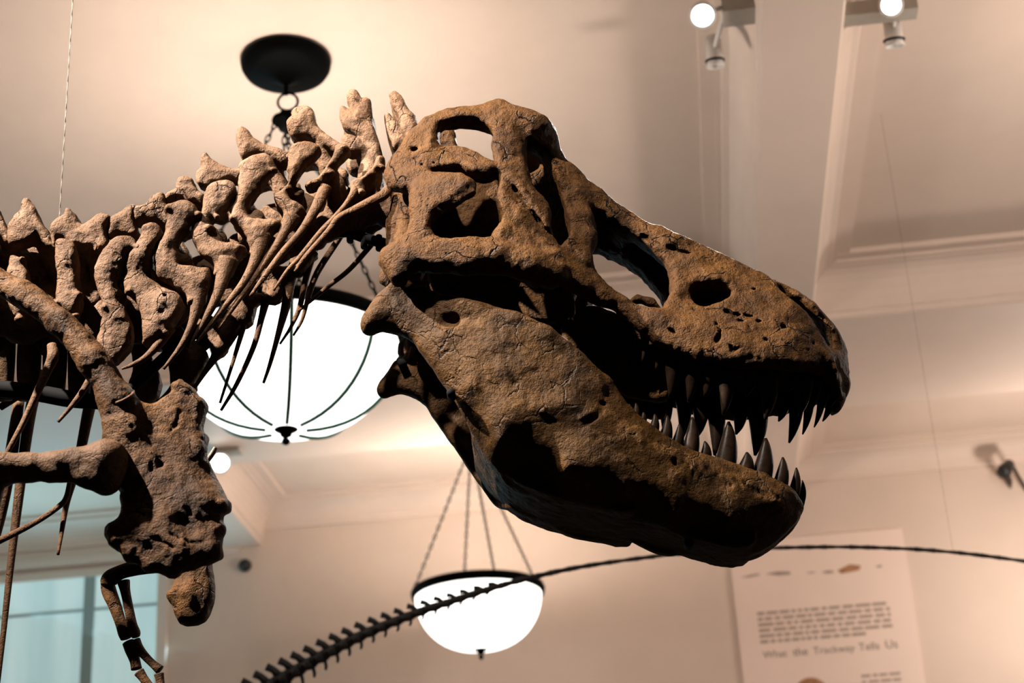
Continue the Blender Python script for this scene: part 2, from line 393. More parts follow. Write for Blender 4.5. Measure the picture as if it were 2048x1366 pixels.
# black dome on the far wall
pd_ = ony(492, 1133, YW)
dm = empty('security_camera', tuple(pd_)); tag(dm, 'small round black camera on the far wall beside the window', 'camera')
mesh_obj('wall_plate', *sweep_geo([pd_, pd_+np.array([0, -.03, 0])], [.05, .05], 20), M_WHITE, dm)
mesh_obj('dome', *sweep_geo([pd_+np.array([0, -.03-.07*math.sin(a), 0]) for a in np.linspace(0, 1.5, 8)], [.058*math.cos(a)+.001 for a in np.linspace(0, 1.5, 8)], 24), M_BLACK, dm)

# clamp light on the far wall at the right edge
pr = ony(2012, 948, 14.0)
cl = empty('wall_clamp_light', tuple(ony(2040, 960, YW))); tag(cl, 'dark clamp light on a grey arm at the right edge of the far wall', 'spotlight')
q1 = ony(2022, 925, 14.02); q0 = ony(2004, 947, 13.95)
mesh_obj('lamp_shade', *sweep_geo([q1, q1+(q0-q1)*.1, q0+(q1-q0)*.25, q0], [.02, .042, .06, .05], 18), M_BLACK, cl)
mesh_obj('arm', *sweep_geo([q1, ony(2036, 952, 14.1), ony(2056, 985, YW)], [.016, .016, .016], 8), M_WIRE, cl)
mesh_obj('bracket', *sweep_geo([ony(2012, 950, 14.02), ony(2018, 962, 14.05), ony(2021, 974, YW)], [.034, .028, .012], 10), M_WIRE, cl)

# ------------------------------------------------------------------ poster panel on the far wall
X0, X1 = .42, 1.90; Z1 = 5.86; Z0 = 3.2; YP = YW-.03
po = empty('text_panel', ((X0+X1)/2, YW, Z0)); tag(po, 'pale printed wall panel headed What the Trackway Tells Us', 'sign')
M_PAPER = plain('panel_paper', (.80, .665, .585), .7, 0, .15, .015, 3, 0); M_INK = plain('grey_ink', (.20, .165, .14), .8, 0, .1, .05, 20, 0)
M_INK2 = plain('pale_ink', (.36, .29, .24), .8, 0, .1, .05, 20, 0); M_INK3 = plain('brown_ink', (.36, .19, .10), .8, 0, .1, .3, 20, 0)
mesh_obj('board', *box_geo(X0, X1, YP, YW-.002, Z0, Z1), M_PAPER, po, smooth=False)
def text_line(txt, x, z, size, width, mat):
    cu = bpy.data.curves.new('title', 'FONT'); cu.body = txt; cu.size = size; cu.extrude = .0005; cu.resolution_u = 3
    o = bpy.data.objects.new('title', cu); sc.collection.objects.link(o)
    bpy.context.view_layer.update(); s = width/max(.01, o.dimensions.x)
    me = bpy.data.meshes.new_from_object(o.evaluated_get(bpy.context.evaluated_depsgraph_get())); bpy.data.objects.remove(o)
    co = np.zeros(len(me.vertices)*3, np.float32); me.vertices.foreach_get('co', co); co = co.reshape(-1, 3)
    P = np.column_stack([x+co[:, 0]*s, YP-.001-co[:, 2], z+co[:, 1]*s]); me.vertices.foreach_set('co', P.astype(np.float32).ravel())
    me.materials.clear(); me.materials.append(mat); me.update()
    return link(bpy.data.objects.new('title', me), po)
tp = ony(1527, 1318, YP); tq = ony(1795, 1298, YP)
tw = tq[0]-tp[0]
for wd, f0, f1 in (('What', 0, .178), ('the', .225, .335), ('Trackway', .375, .685), ('Tells', .715, .868), ('Us', .912, 1.0)):
    text_line(wd, tp[0]+tw*f0, tp[2]+.005, .1, tw*(f1-f0), M_INK)
def word_rows(name, x0, x1, ztop, dz, rows, h, last=1.0, mat=M_INK2):
    gs = []
    for r in range(rows):
        x = x0; end = x1 if r < rows-1 else x0+(x1-x0)*last; z = ztop-r*dz
        while x < end-.02:
            L = min(random.uniform(.03, .13), end-x); gs.append(box_geo(x, x+L, YP-.0015, YP, z-h, z)); x += L+random.uniform(.014, .024)
    o = mesh_obj(name, *geo_join(gs), mat, po, smooth=False); o['kind'] = 'stuff'; return o
a = ony(1514, 1226, YP); b_ = ony(1778, 1206, YP); e_ = ony(1524, 1282, YP)
word_rows('paragraph', a[0], b_[0], a[2]+.005, (a[2]-e_[2])/5, 6, .026, .82)
a = ony(1722, 1350, YP); b_ = ony(1800, 1343, YP)
word_rows('caption', a[0], b_[0], a[2], .05, 4, .022)
# printed picture strip and the brown print at the bottom of the panel
gs = []
for (xa, ya, xb, yb, h) in [(1480, 1156, 1520, 1149, .02), (1530, 1148, 1582, 1147, .035), (1610, 1146, 1632, 1145, .012), (1642, 1145, 1668, 1144, .028), (1750, 1134, 1765, 1132, .02)]:
    A = ony(xa, ya, YP); B = ony(xb, yb, YP); m_ = (A+B)/2
    mesh_obj('print_strip', [(A[0], YP-.0012, A[2]), (m_[0], YP-.0012, m_[2]-h*.5), (B[0], YP-.0012, B[2]-h*.2), (B[0]-.01, YP-.0012, B[2]+h*.5), (m_[0], YP-.0012, m_[2]+h*.6)], [(0, 1, 2, 3, 4)], M_INK2, po, smooth=False)
A = ony(1682, 1143, YP); B = ony(1718, 1136, YP)
mesh_obj('print_strip', [(A[0], YP-.0012, A[2]-.02), (B[0], YP-.0012, B[2]-.02), (B[0]+.02, YP-.0012, B[2]+.02), ((A[0]+B[0])/2, YP-.0012, B[2]+.04), (A[0]-.03, YP-.0012, A[2]+.01)], [(0, 1, 2, 3, 4)], M_INK3, po, smooth=False)
A = ony(1623, 1385, YP)
mesh_obj('print_figure', [(A[0]+.135*math.cos(t), YP-.0012, A[2]+.125*math.sin(t)) for t in np.linspace(0, 2*math.pi, 28, endpoint=False)], [tuple(range(28))], M_INK3, po, smooth=False)

# ------------------------------------------------------------------ the long thin tail of another skeleton
DT = 8.4
tp_ = [(500,1396),(540,1372),(600,1338),(660,1304),(740,1264),(840,1224),(900,1204),(960,1184),(1040,1161),(1150,1136),(1300,1114),(1450,1100),(1650,1094),(1800,1097),(1900,1104),(1980,1113),(2060,1124),(2110,1132)]
P_, _ = smooth_path([pxw(x, y, 0, DT) for x, y in tp_], [1]*len(tp_), 12)
seg = np.linalg.norm(np.diff(P_, axis=0), axis=1); S_ = np.concatenate([[0], np.cumsum(seg)])
def at(s): return np.array([np.interp(s, S_, P_[:, k]) for k in range(3)])
tail = empty('sauropod_tail', tuple(at(0))); tag(tail, 'long thin dark whip tail of another dinosaur skeleton crossing below the jaw', 'dinosaur tail')
PX = (DT/math.cos(TH)*.97)/FPX
def vert_geo(L, r, spine, chev):
    """caudal vertebra along +x: spool body with neural spine and chevron"""
    g = [sweep_geo([(-L*.52, 0, 0), (-L*.42, 0, 0), (0, 0, 0), (L*.42, 0, 0), (L*.52, 0, 0)], [r*.8, r, r*.72, r, r*.8], 8, up=(0, 1, 0))]
    if spine > 0:
        g.append(sweep_geo([(L*.1, 0, r*.3), (-L*.1, 0, r+spine*.45), (-L*.42, 0, r+spine)], [r*.75, r*.55, r*.62], 6, flat=.55, up=(0, 1, 0)))
        for sg in (-1, 1): g.append(sweep_geo([(0, 0, 0), (-L*.1, sg*spine*.9, 0)], [r*.5, r*.22], 6, up=(0, 0, 1)))
    if chev > 0: g.append(sweep_geo([(-L*.45, 0, -r*.5), (-L*.6, 0, -r-chev*.6), (-L*.75, 0, -r-chev)], [r*.35, r*.28, r*.2], 6, up=(0, 1, 0)))
    return geo_join(g)
s = 0.0; k = 0
while s < S_[-1]-.02:
    xpx = np.interp(s, S_, np.interp(np.arange(len(P_)), np.arange(len(tp_))*12, [p[0] for p in tp_]))
    big = max(0.0, min(1.0, (980-xpx)/430))
    L = (26+max(0, min(1, (xpx-900)/300))*16)*PX; r = (4.6+7.0*big+2.6*max(0, min(1, (1250-xpx)/300)))*PX
    if xpx > 1200: r *= 1+.12*math.sin(k*2.4)
    g = vert_geo(L, r, (3+19*big)*PX if xpx < 1000 else 0, (2+16*big)*PX if xpx < 1000 else 0)
    p = at(s+L/2); t = at(s+L)-at(s); t /= np.linalg.norm(t); sy = np.cross(ZV, t); sy /= np.linalg.norm(sy); sz = np.cross(t, sy)
    V = [p+t*v[0]+sy*v[1]+sz*v[2] for v in g[0]]
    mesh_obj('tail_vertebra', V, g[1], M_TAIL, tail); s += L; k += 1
# wires
def wire(label, p0, p1, r, name='hanging_wire'):
    n = 60; pts = []
    P0 = np.array(p0); P1 = np.array(p1); gs = []
    for ph in (0, math.pi):
        pts = []
        for i in range(n*4+1):
            t = i/(n*4); a = ph+t*math.pi*2*n*.5; pts.append(P0+(P1-P0)*t+(R0*math.cos(a)+HV*math.sin(a))*r*.6)
        gs.append(sweep_geo(pts, [r*.62]*len(pts), 5))
    o = mesh_obj(name, *geo_join(gs), M_WIRE); return tag(o, label, 'wire', 'suspension wires')
b0 = pxw(118, 448, -.02); wire('twisted steel wire rising to the ceiling at the far left', b0, (b0[0], b0[1], ZP), .0017)
b1 = pxw(1906, 1101, 0, DT); wire('thin wire holding up the dark tail at the right', b1, (b1[0], b1[1], ZP), .0007)

# ------------------------------------------------------------------ bone sculpting: signed distance volumes -> surface nets
PXS = D0/math.cos(TH)/FPX*1.012      # metres per pixel on the skeleton's mid plane
def poly_sdf(P, Uu, Vv):
    x = Uu[:, None]; y = Vv[None, :]; P = np.array(P, np.float32)
    d2 = np.full((len(Uu), len(Vv)), 1e9, np.float32); ins = np.zeros(d2.shape, bool)
    for i in range(len(P)):
        ax, ay = P[i]; bx, by = P[(i+1) % len(P)]; ex, ey = bx-ax, by-ay
        t = np.clip(((x-ax)*ex+(y-ay)*ey)/(ex*ex+ey*ey+1e-12), 0, 1)
        d2 = np.minimum(d2, (x-ax-t*ex)**2+(y-ay-t*ey)**2)
        c = (ay > y) != (by > y)
        with np.errstate(divide='ignore', invalid='ignore'):
            xi = (bx-ax)*(y-ay)/(by-ay+1e-12)+ax
        ins ^= c & (x < xi)
    d = np.sqrt(d2); return np.where(ins, -d, d).astype(np.float32)
def round_poly(P, it=1):
    P = np.array(P, float)
    for _ in range(it):
        N = np.roll(P, -1, 0); P = np.stack([P*.75+N*.25, P*.25+N*.75], 1).reshape(-1, P.shape[1])
    return P
def lattice(shape, cells, rng):
    """smooth random field in [-1,1] by separable interpolation of a coarse lattice"""
    A = rng.uniform(-1, 1, [max(3, c+3) for c in cells]).astype(np.float32)
    for ax in range(len(shape)):
        n = shape[ax]; t = np.linspace(0, A.shape[ax]-2.001, n); i = t.astype(int); f = (t-i); f = f*f*(3-2*f)
        sh = [1]*A.ndim; sh[ax] = n; f = f.reshape(sh).astype(np.float32)
        A = np.take(A, i, ax)*(1-f)+np.take(A, i+1, ax)*f
    return A
class WMap:
    """half width of a bone's outer face as a function of (u,v), from pixel control points"""
    def __init__(s, pts):
        q = np.array([px2(x, y, -wv) for x, y, wv in pts]); s.q = q
        wv = np.array([p[2] for p in pts]); n = len(q)
        K = np.linalg.norm(q[:, None]-q[None], axis=2)
        A = np.zeros((n+3, n+3)); A[:n, :n] = K-1e-3*np.eye(n); A[:n, n] = 1; A[:n, n+1:] = q; A[n, :n] = 1; A[n+1:, :n] = q.T
        s.c = np.linalg.solve(A, np.concatenate([wv, [0, 0, 0]])); s.lo = wv.min(); s.hi = wv.max()
    def __call__(s, u, v):
        u, v = np.broadcast_arrays(np.asarray(u, np.float32), np.asarray(v, np.float32)); r = np.full(u.shape, s.c[-3])+s.c[-2]*u+s.c[-1]*v
        for (a, b), c in zip(s.q, s.c[:-3]): r = r+c*np.sqrt((u-a)**2+(v-b)**2)
        return np.clip(r, s.lo, s.hi)
    def px(s, x, y):
        wv = .15
        for _ in range(6): u, v = px2(x, y, -wv); wv = .5*wv+.5*float(s(u, v))
        return px2(x, y, -wv)+(wv,)
def smin(a, b, k):
    if k <= 0: return np.minimum(a, b)
    h = np.maximum(k-np.abs(a-b), 0)/k; return np.minimum(a, b)-h*h*k*.25
class Vol:
    def __init__(s, box, wmin, wmax, h=.005, sym=False):
        """box = pixel rectangle (x0,y0,x1,y1); wmin..wmax metres about the mid plane"""
        c = [px2(x, y, wv) for x in (box[0], box[2]) for y in (box[1], box[3]) for wv in (wmin, wmax)]
        us = [p[0] for p in c]; vs_ = [p[1] for p in c]
        s.h = h; s.sym = sym
        s.u = np.arange(min(us), max(us), h, dtype=np.float32); s.v = np.arange(min(vs_), max(vs_), h, dtype=np.float32)
        if sym: n = int(-wmin/h)+1; s.w = (-(np.arange(n)[::-1]+.5)*h).astype(np.float32)
        else: s.w = np.arange(wmin, wmax, h, dtype=np.float32)
        s.F = np.full((len(s.u), len(s.w), len(s.v)), 1.0, np.float32)
    def sl(s, u0, u1, w0, w1, v0, v1):
        f = lambda a, lo, hi: slice(max(0, int(np.searchsorted(a, lo))), max(0, int(np.searchsorted(a, hi))))
        return f(s.u, u0, u1), f(s.w, w0, w1), f(s.v, v0, v1)
    def put(s, sl, d, k, carve):
        if d.size == 0: return
        F = s.F[sl]; s.F[sl] = -smin(-F, d, k) if carve else smin(F, d, k)
    def plate(s, poly, W, T, r, k=.0, off=0.0, carve=False, relief=None, rnd=1, bulge=0.0, mapW=None, grow=0.0):
        """rounded slab whose outline is traced in pixels; W = half width (number or WMap), T = half thickness"""
        if isinstance(W, WMap): P = np.array([W.px(x, y)[:2] for x, y in poly])
        else: P = np.array([px2(x, y, -(W if mapW is None else mapW)) for x, y in poly])
        if rnd: P = round_poly(P, rnd)
        mg = k+.02; a, b = P.min(0)-mg, P.max(0)+mg
        i, _, j = s.sl(a[0], b[0], -9, 9, a[1], b[1]); u, v = s.u[i], s.v[j]
        if len(u) == 0 or len(v) == 0: return
        d2 = poly_sdf(P, u, v)-grow
        w0 = -(W(u[:, None], v[None, :]) if isinstance(W, WMap) else np.full(d2.shape, W, np.float32))-off
        if relief is not None: w0 = w0-relief(u[:, None], v[None, :])
        Tt = T+bulge*np.clip(-d2/.05, 0, 1)
        kk = slice(max(0, int(np.searchsorted(s.w, (w0-Tt).min()-mg))), int(np.searchsorted(s.w, (w0+Tt).max()+mg))); wv = s.w[kk]
        dz = np.abs(wv[None, :, None]-w0[:, None, :])-(Tt[:, None, :]-r); s2 = (d2+r)[:, None, :]
        d = np.minimum(np.maximum(s2, dz), 0)+np.sqrt(np.maximum(s2, 0)**2+np.maximum(dz, 0)**2)-r
        s.put((i, kk, j), d.astype(np.float32), k, carve)
    def tube(s, pts, k=.0, carve=False, flat=1.0):
        """pts: (px, py, w, radius in px)"""
        Q = []
        for x, y, wv, r in pts: u, v = px2(x, y, wv); Q.append((u, wv, v, r*PXS))
        for a, b in zip(Q[:-1], Q[1:]):
            a = np.array(a, np.float32); b = np.array(b, np.float32); mg = max(a[3], b[3])*max(1, flat)+k+.02
            lo = np.minimum(a, b)-mg; hi = np.maximum(a, b)+mg
            i, kk, j = s.sl(lo[0], hi[0], lo[1], hi[1], lo[2], hi[2])
            X = s.u[i][:, None, None]; Y = s.w[kk][None, :, None]; Z = s.v[j][None, None, :]; e = (b-a)[:3]; L = float(e@e)+1e-9
            t = np.clip(((X-a[0])*e[0]+(Y-a[1])*e[1]+(Z-a[2])*e[2])/L, 0, 1)
            d = np.sqrt((X-a[0]-t*e[0])**2+((Y-a[1]-t*e[1])/flat)**2+(Z-a[2]-t*e[2])**2)-(a[3]+t*(b[3]-a[3]))
            s.put((i, kk, j), d.astype(np.float32), k, carve)
    def blob(s, x, y, wv, rx, ry, rw, k=.0, carve=False):
        u, v = px2(x, y, wv); rx *= PXS; ry *= PXS; mg = max(rx, ry, rw)+k+.02
        i, kk, j = s.sl(u-mg, u+mg, wv-mg, wv+mg, v-mg, v+mg)
        X = (s.u[i][:, None, None]-u)/rx; Y = (s.w[kk][None, :, None]-wv)/rw; Z = (s.v[j][None, None, :]-v)/ry
        q = np.sqrt(X*X+Y*Y+Z*Z); s.put((i, kk, j), ((q-1)*min(rx, ry, rw)).astype(np.float32), k, carve)
    def noise(s, amps):
        rng = np.random.default_rng(int(s.F.size) % 9973)
        for sc_, a in amps:
            s.F += a*lattice(s.F.shape, [int(n*s.h/sc_) for n in s.F.shape], rng)
    def build(s, name, mat, parent):
        F = s.F; wv = s.w
        if s.sym: F = np.concatenate([F, F[:, ::-1]], 1); wv = np.concatenate([wv, -wv[::-1]])
        F = F.copy(); 
        for ax in range(3):
            for e in (0, -1):
                sl = [slice(None)]*3; sl[ax] = e; F[tuple(sl)] = np.maximum(F[tuple(sl)], .5*s.h)
        V, Q = surface_net(F)
        uvw = np.column_stack([s.u[0]+V[:, 0]*s.h, wv[0]+V[:, 1]*s.h, s.v[0]+V[:, 2]*s.h])
        P = CAM+uvw[:, :1]*R0+(D0+uvw[:, 1:2])*HV+uvw[:, 2:]*ZV
        return quads_obj(name, P, Q, mat, parent)
def surface_net(F):
    S = F < 0; n = np.array(F.shape)
    A = np.zeros(tuple(n-1), np.int8)
    for a in (0, 1):
        for b in (0, 1):
            for c in (0, 1): A += S[a:n[0]-1+a, b:n[1]-1+b, c:n[2]-1+c]
    I = np.argwhere((A > 0) & (A < 8)); vid = np.full(tuple(n-1), -1, np.int32); vid[tuple(I.T)] = np.arange(len(I))
    cor = [(a, b, c) for a in (0, 1) for b in (0, 1) for c in (0, 1)]
    val = {c: F[I[:, 0]+c[0], I[:, 1]+c[1], I[:, 2]+c[2]] for c in cor}
    acc = np.zeros((len(I), 3), np.float32); cnt = np.zeros(len(I), np.float32)
    for p in cor:
        for ax in range(3):
            if p[ax]: continue
            q = list(p); q[ax] = 1; q = tuple(q); fa, fb = val[p], val[q]; mk = (fa < 0) != (fb < 0)
            t = np.where(mk, fa/np.where(mk, fa-fb, 1), 0); pos = np.zeros((len(I), 3), np.float32)
            for e in range(3): pos[:, e] = p[e]
            pos[:, ax] = t; acc += pos*mk[:, None]; cnt += mk
    V = I+acc/np.maximum(cnt, 1)[:, None]; quads = []
    for ax in range(3):
        sl0 = [slice(1, -1)]*3; sl1 = [slice(1, -1)]*3; sl0[ax] = slice(0, -1); sl1[ax] = slice(1, None)
        s0, s1 = S[tuple(sl0)], S[tuple(sl1)]; E = np.argwhere(s0 != s1)
        if len(E) == 0: continue
        inside = s0[tuple(E.T)]; b, c = [(1, 2), (2, 0), (0, 1)][ax]
        E = E.copy(); E[:, b] += 1; E[:, c] += 1
        def g(db, dc): X = E.copy(); X[:, b] += db; X[:, c] += dc; return vid[tuple(X.T)]
        q = np.stack([g(-1, -1), g(0, -1), g(0, 0), g(-1, 0)], 1); q[~inside] = q[~inside][:, ::-1]; quads.append(q)
    return V, np.concatenate(quads)

root = empty('tyrannosaur_skeleton', tuple(world(-.3, 0, -1.6)))
tag(root, 'mounted brown predatory dinosaur skeleton with open toothed jaws and neck bones', 'dinosaur skeleton')

# ------------------------------------------------------------------ skull (seen from its right side; mirrored about the mid plane)
WS = WMap([(1694,740,.012),(1684,790,.03),(1668,760,.07),(1640,745,.11),(1655,690,.05),(1620,660,.08),(1600,738,.145),(1500,731,.178),(1400,715,.185),(1300,680,.175),(1240,620,.165),
  (1300,460,.055),(1400,498,.055),(1500,540,.055),(1600,592,.05),(1660,645,.03),(1690,690,.015),(1210,405,.075),(1130,325,.11),(1090,265,.14),(1040,232,.16),(980,208,.165),(900,222,.19),(840,250,.20),(775,350,.20),
  (1150,450,.155),(1180,500,.15),(1050,400,.225),(1000,500,.275),(900,510,.30),(790,530,.285),(830,400,.27),(930,380,.285),(1100,520,.245),(1160,565,.205),(1340,560,.105),(1350,480,.085),(1450,600,.12),(1560,640,.11),(1340,640,.145),(1500,680,.155),(860,330,.215),(940,330,.22),(1020,300,.195)])
OUT = [(769,358),(781,328),(798,305),(814,281),(835,254),(858,236),(889,222),(922,215),(959,212),(986,203),(1003,205),(1020,217),(1037,229),(1057,230),(1080,242),(1091,261),(1104,281),(1111,298),(1128,318),(1152,346),(1184,378),(1222,409),(1264,438),(1301,457),(1318,457),(1330,461),(1338,467),(1362,478),(1409,495),(1447,513),(1489,532),(1536,555),(1587,581),(1625,607),(1658,640),(1686,677),(1694,706),(1695,749),(1690,784),(1680,800),(1668,775),(1657,757),(1639,747),(1592,738),(1545,736),(1498,733),(1456,729),(1405,717),(1362,703),(1320,688),(1287,669),(1259,645),(1236,622),(1215,610),(1190,602),(1172,597),(1151,584),(1136,572),(1121,557),(1108,568),(1097,572),(1080,565),(1066,575),(1056,562),(1048,546),(1013,538),(980,542),(936,545),(900,543),(868,539),(845,534),(830,540),(818,560),(800,573),(783,568),(776,554),(769,537),(766,520),(772,507),(787,495),(808,476),(819,459),(823,436),(819,409),(822,390),(800,385),(776,378)]
H_UP = [(884,257),(915,248),(950,250),(975,258),(989,277),(984,298),(990,325),(996,340),(966,324),(936,306),(909,302),(884,304),(877,298),(877,274)]
H_LOW = [(861,351),(889,346),(916,344),(936,352),(956,362),(980,361),(996,352),(998,389),(1000,436),(1001,470),(990,482),(963,484),(936,485),(889,490),(868,480),(858,463),(862,446),(875,429),(902,416),(932,395),(953,383),(948,371),(932,365),(899,358),(868,359)]
H_ORB = [(1052,296),(1057,342),(1062,369),(1074,389),(1092,409),(1102,436),(1101,463),(1110,485),(1121,503),(1130,495),(1141,476),(1138,449),(1131,422),(1124,396),(1116,369),(1106,348),(1104,330),(1090,305),(1068,296)]
H_ANT = [(1177,421),(1208,439),(1241,460),(1278,484),(1311,510),(1334,533),(1347,566),(1346,594),(1330,624),(1316,626),(1287,622),(1262,610),(1241,596),(1212,573),(1194,552),(1180,524),(1182,500),(1192,467),(1180,440)]
H_MAX = [(1377,589),(1391,578),(1423,574),(1447,580),(1466,593),(1447,608),(1423,618),(1400,621),(1386,613)]
H_NAR = [(1552,572),(1584,594),(1617,620),(1645,646),(1660,672),(1665,702),(1655,700),(1640,670),(1617,641),(1593,618),(1566,593)]
rg = np.random.default_rng(5)
RN = [(rg.uniform(-1, 1, 2)*f, rg.uniform(0, 6.28), a) for f, a in [(40, .0016)]*6+[(85, .0011)]*8+[(16, .002)]*4]
def relief(u, v):
    r = 0
    for (ku, kv), ph, a in RN: r = r+a*np.sin(ku*u+kv*v+ph)
    return r
sk = Vol((735, 170, 1720, 840), -.345, .345, .004, sym=True)
# side walls with their window openings
side = Vol((735, 170, 1720, 840), -.345, .345, .004, sym=True)
side.plate(OUT, WS, .026, .020, relief=relief, bulge=.012)
for Hh in (H_UP, H_LOW, H_ORB, H_ANT, H_MAX, H_NAR):
    side.plate(Hh, WS, .09, .005, k=.022, carve=True)
sk.F = side.F; del side
def band(pts, dy): return pts+[(x-4, y+dy) for x, y in pts[::-1]]
# skull roof, snout roof, palate, septum, brain case; inner plates added to darken the openings
dors = OUT[15:36]
sk.plate(band([(1005,206),(1037,230),(1057,232),(1080,244),(1104,283),(1128,320)], 46), .0, .150, .03, k=.03, mapW=.13)
sk.plate(band([(1111,300),(1128,320),(1152,348),(1184,380),(1222,411),(1264,440)], 34), .0, .085, .03, k=.03, mapW=.075)
sk.plate(band([(1222,411),(1264,440),(1301,459),(1362,480),(1409,497),(1447,515),(1489,534),(1536,557),(1587,583)], 24), .0, .062, .028, k=.03, mapW=.055)
sk.plate([(1587,583),(1625,609),(1658,642),(1685,679),(1692,706),(1692,749),(1686,786),(1672,770),(1676,720),(1668,690),(1645,652),(1612,625),(1582,606)], .0, .026, .02, k=.02, mapW=.022)
sk.plate([(1340,662),(1400,685),(1456,697),(1592,707),(1655,720),(1680,760),(1660,700),(1592,682),(1456,668),(1340,640)], .068, .072, .012, k=.01, mapW=.12)
sk.plate([(1360,510),(1560,585),(1600,690),(1400,670),(1355,600)], .0, .018, .01)  # septum plate added to darken the snout opening
sk.plate([(785,330),(830,262),(880,240),(906,250),(915,285),(920,318),(900,350),(870,470),(830,560),(795,480)], .03, .032, .02, k=.02)
sk.plate([(880,335),(975,345),(1005,380),(1040,430),(1060,500),(1060,640),(900,650),(850,560),(870,450)], .0, .012, .008, k=.01)  # mid sheet added so the rear openings stay dark
sk.blob(832, 335, -.09, 30, 62, .12, k=.02); sk.blob(836, 440, -.09, 26, 60, .12, k=.02)  # added across the back of the skull to block light
sk.tube([(806,395,-.10,24),(798,450,-.10,24),(796,520,-.10,26),(806,575,-.08,26)], k=.02)  # added blocker for light coming in from behind
sk.plate([(1040,360),(1110,330),(1170,400),(1180,520),(1140,600),(1060,600)], .03, .03, .02, k=.02)
sk.plate([(1050,545),(1130,560),(1150,600),(1150,640),(1060,650),(1030,600)], .07, .02, .012, k=.02)
sk.plate([(1176,606),(1260,640),(1330,690),(1345,800),(1300,805),(1240,790),(1170,735),(1130,700),(1120,645),(1160,640)], .06, .018, .012, k=.01)
sk.plate([(860,470),(1050,500),(1060,610),(900,620),(850,560)], .015, .014, .010, k=.02)
# raised bones on the outer face
sk.plate([(845,320),(858,290),(858,272),(880,250),(1000,238),(1030,262),(1046,300),(1052,340),(1058,372),(1072,395),(1092,413),(1102,438),(1098,458),(1103,474),(1090,464),(1075,446),(1060,420),(1040,396),(1012,364),(994,340),(986,315),(985,295),(990,278)][4:], WS, .022, .016, k=.012, off=.026)   # brow bar running down behind the eye
sk.blob(1060, 258, -.165, 46, 30, .055, k=.03); sk.blob(1088, 280, -.125, 24, 28, .04, k=.03); sk.blob(1020, 240, -.165, 34, 22, .045, k=.03); sk.blob(1104, 302, -.105, 14, 18, .035, k=.02)
sk.plate([(772,362),(784,330),(800,308),(818,284),(845,268),(872,262),(876,300),(884,312),(900,320),(880,345),(855,352),(830,372),(800,380)], WS, .03, .024, k=.02, off=.014)    # rough rear corner
sk.blob(812, 330, -.225, 24, 22, .03, k=.02); sk.blob(852, 318, -.235, 20, 26, .03, k=.02); sk.blob(790, 350, -.215, 14, 18, .03, k=.015); sk.blob(862, 284, -.235, 9, 18, .025, k=.012)
sk.plate([(884,306),(909,303),(936,307),(966,325),(994,344),(996,352),(980,358),(956,356),(930,342),(905,342),(880,348),(868,330)], WS, .022, .018, k=.014, off=.014)   # twisted bar
sk.plate([(828,373),(848,369),(868,363),(899,362),(932,369),(952,382),(932,396),(902,417),(875,430),(860,448),(850,470),(835,470),(826,440),(822,410)], WS, .022, .018, k=.02, off=.02)   # wing plate
sk.tube([(832,376,-.285,6),(868,368,-.295,5),(905,366,-.30,5),(945,378,-.305,5)], k=.012)
sk.tube([(845,438,-.29,9),(880,424,-.312,4),(915,402,-.315,4),(946,384,-.315,4)], k=.014)
sk.tube([(783,520,-.285,20),(820,512,-.305,18),(870,516,-.315,18),(930,518,-.315,18),(990,515,-.30,20),(1050,530,-.285,22),(1110,545,-.265,22)], k=.04)   # cheek bar
def wtube(v_, W_, pts, k, carve=False):
    """tube lying on the outer face: (px, py, lift, radius px)"""
    v_.tube([(x, y, -W_.px(x, y)[2]-l, r) for x, y, l, r in pts], k=k, carve=carve)
wtube(sk, WS, [(1000,470,.012,12),(1040,490,.012,14),(1100,520,.012,16),(1150,560,.014,14),(1200,592,.012,11),(1240,610,.008,8)], .03)
wtube(sk, WS, [(1005,400,.012,8),(1030,440,.014,10),(1060,470,.014,10)], .03)
wtube(sk, WS, [(1135,345,.012,12),(1150,390,.012,16),(1160,440,.012,18),(1168,480,.014,18),(1160,520,.014,14),(1135,505,.012,9)], .03)
wtube(sk, WS, [(1140,340,.010,9),(1190,392,.012,11),(1250,440,.012,11),(1320,478,.012,9),(1400,510,.008,8)], .03)
wtube(sk, WS, [(1352,540,.010,10),(1360,575,.014,10),(1347,615,.012,9),(1400,632,.008,8)], .03)
wtube(sk, WS, [(1478,570,.006,9),(1540,610,.008,10),(1600,660,.008,10),(1640,715,.006,9)], .035)
wtube(sk, WS, [(1250,625,.006,7),(1320,676,.006,7),(1400,708,.006,6),(1500,724,.006,6),(1590,730,.006,6),(1640,738,.006,6)], .025)
sk.tube([(1682,735,-.03,11),(1684,770,-.03,11),(1680,794,-.035,8)], k=.02)
sk.tube([(1258,608,-.12,5),(1275,598,-.115,7),(1300,604,-.11,8),(1318,618,-.11,5)], k=.01)
sk.tube([(800,560,-.25,16),(805,480,-.2,16),(815,400,-.15,16)], k=.02)
sk.tube([(768,545,-.12,9),(770,560,-.12,10),(776,568,-.12,8)], k=.01)
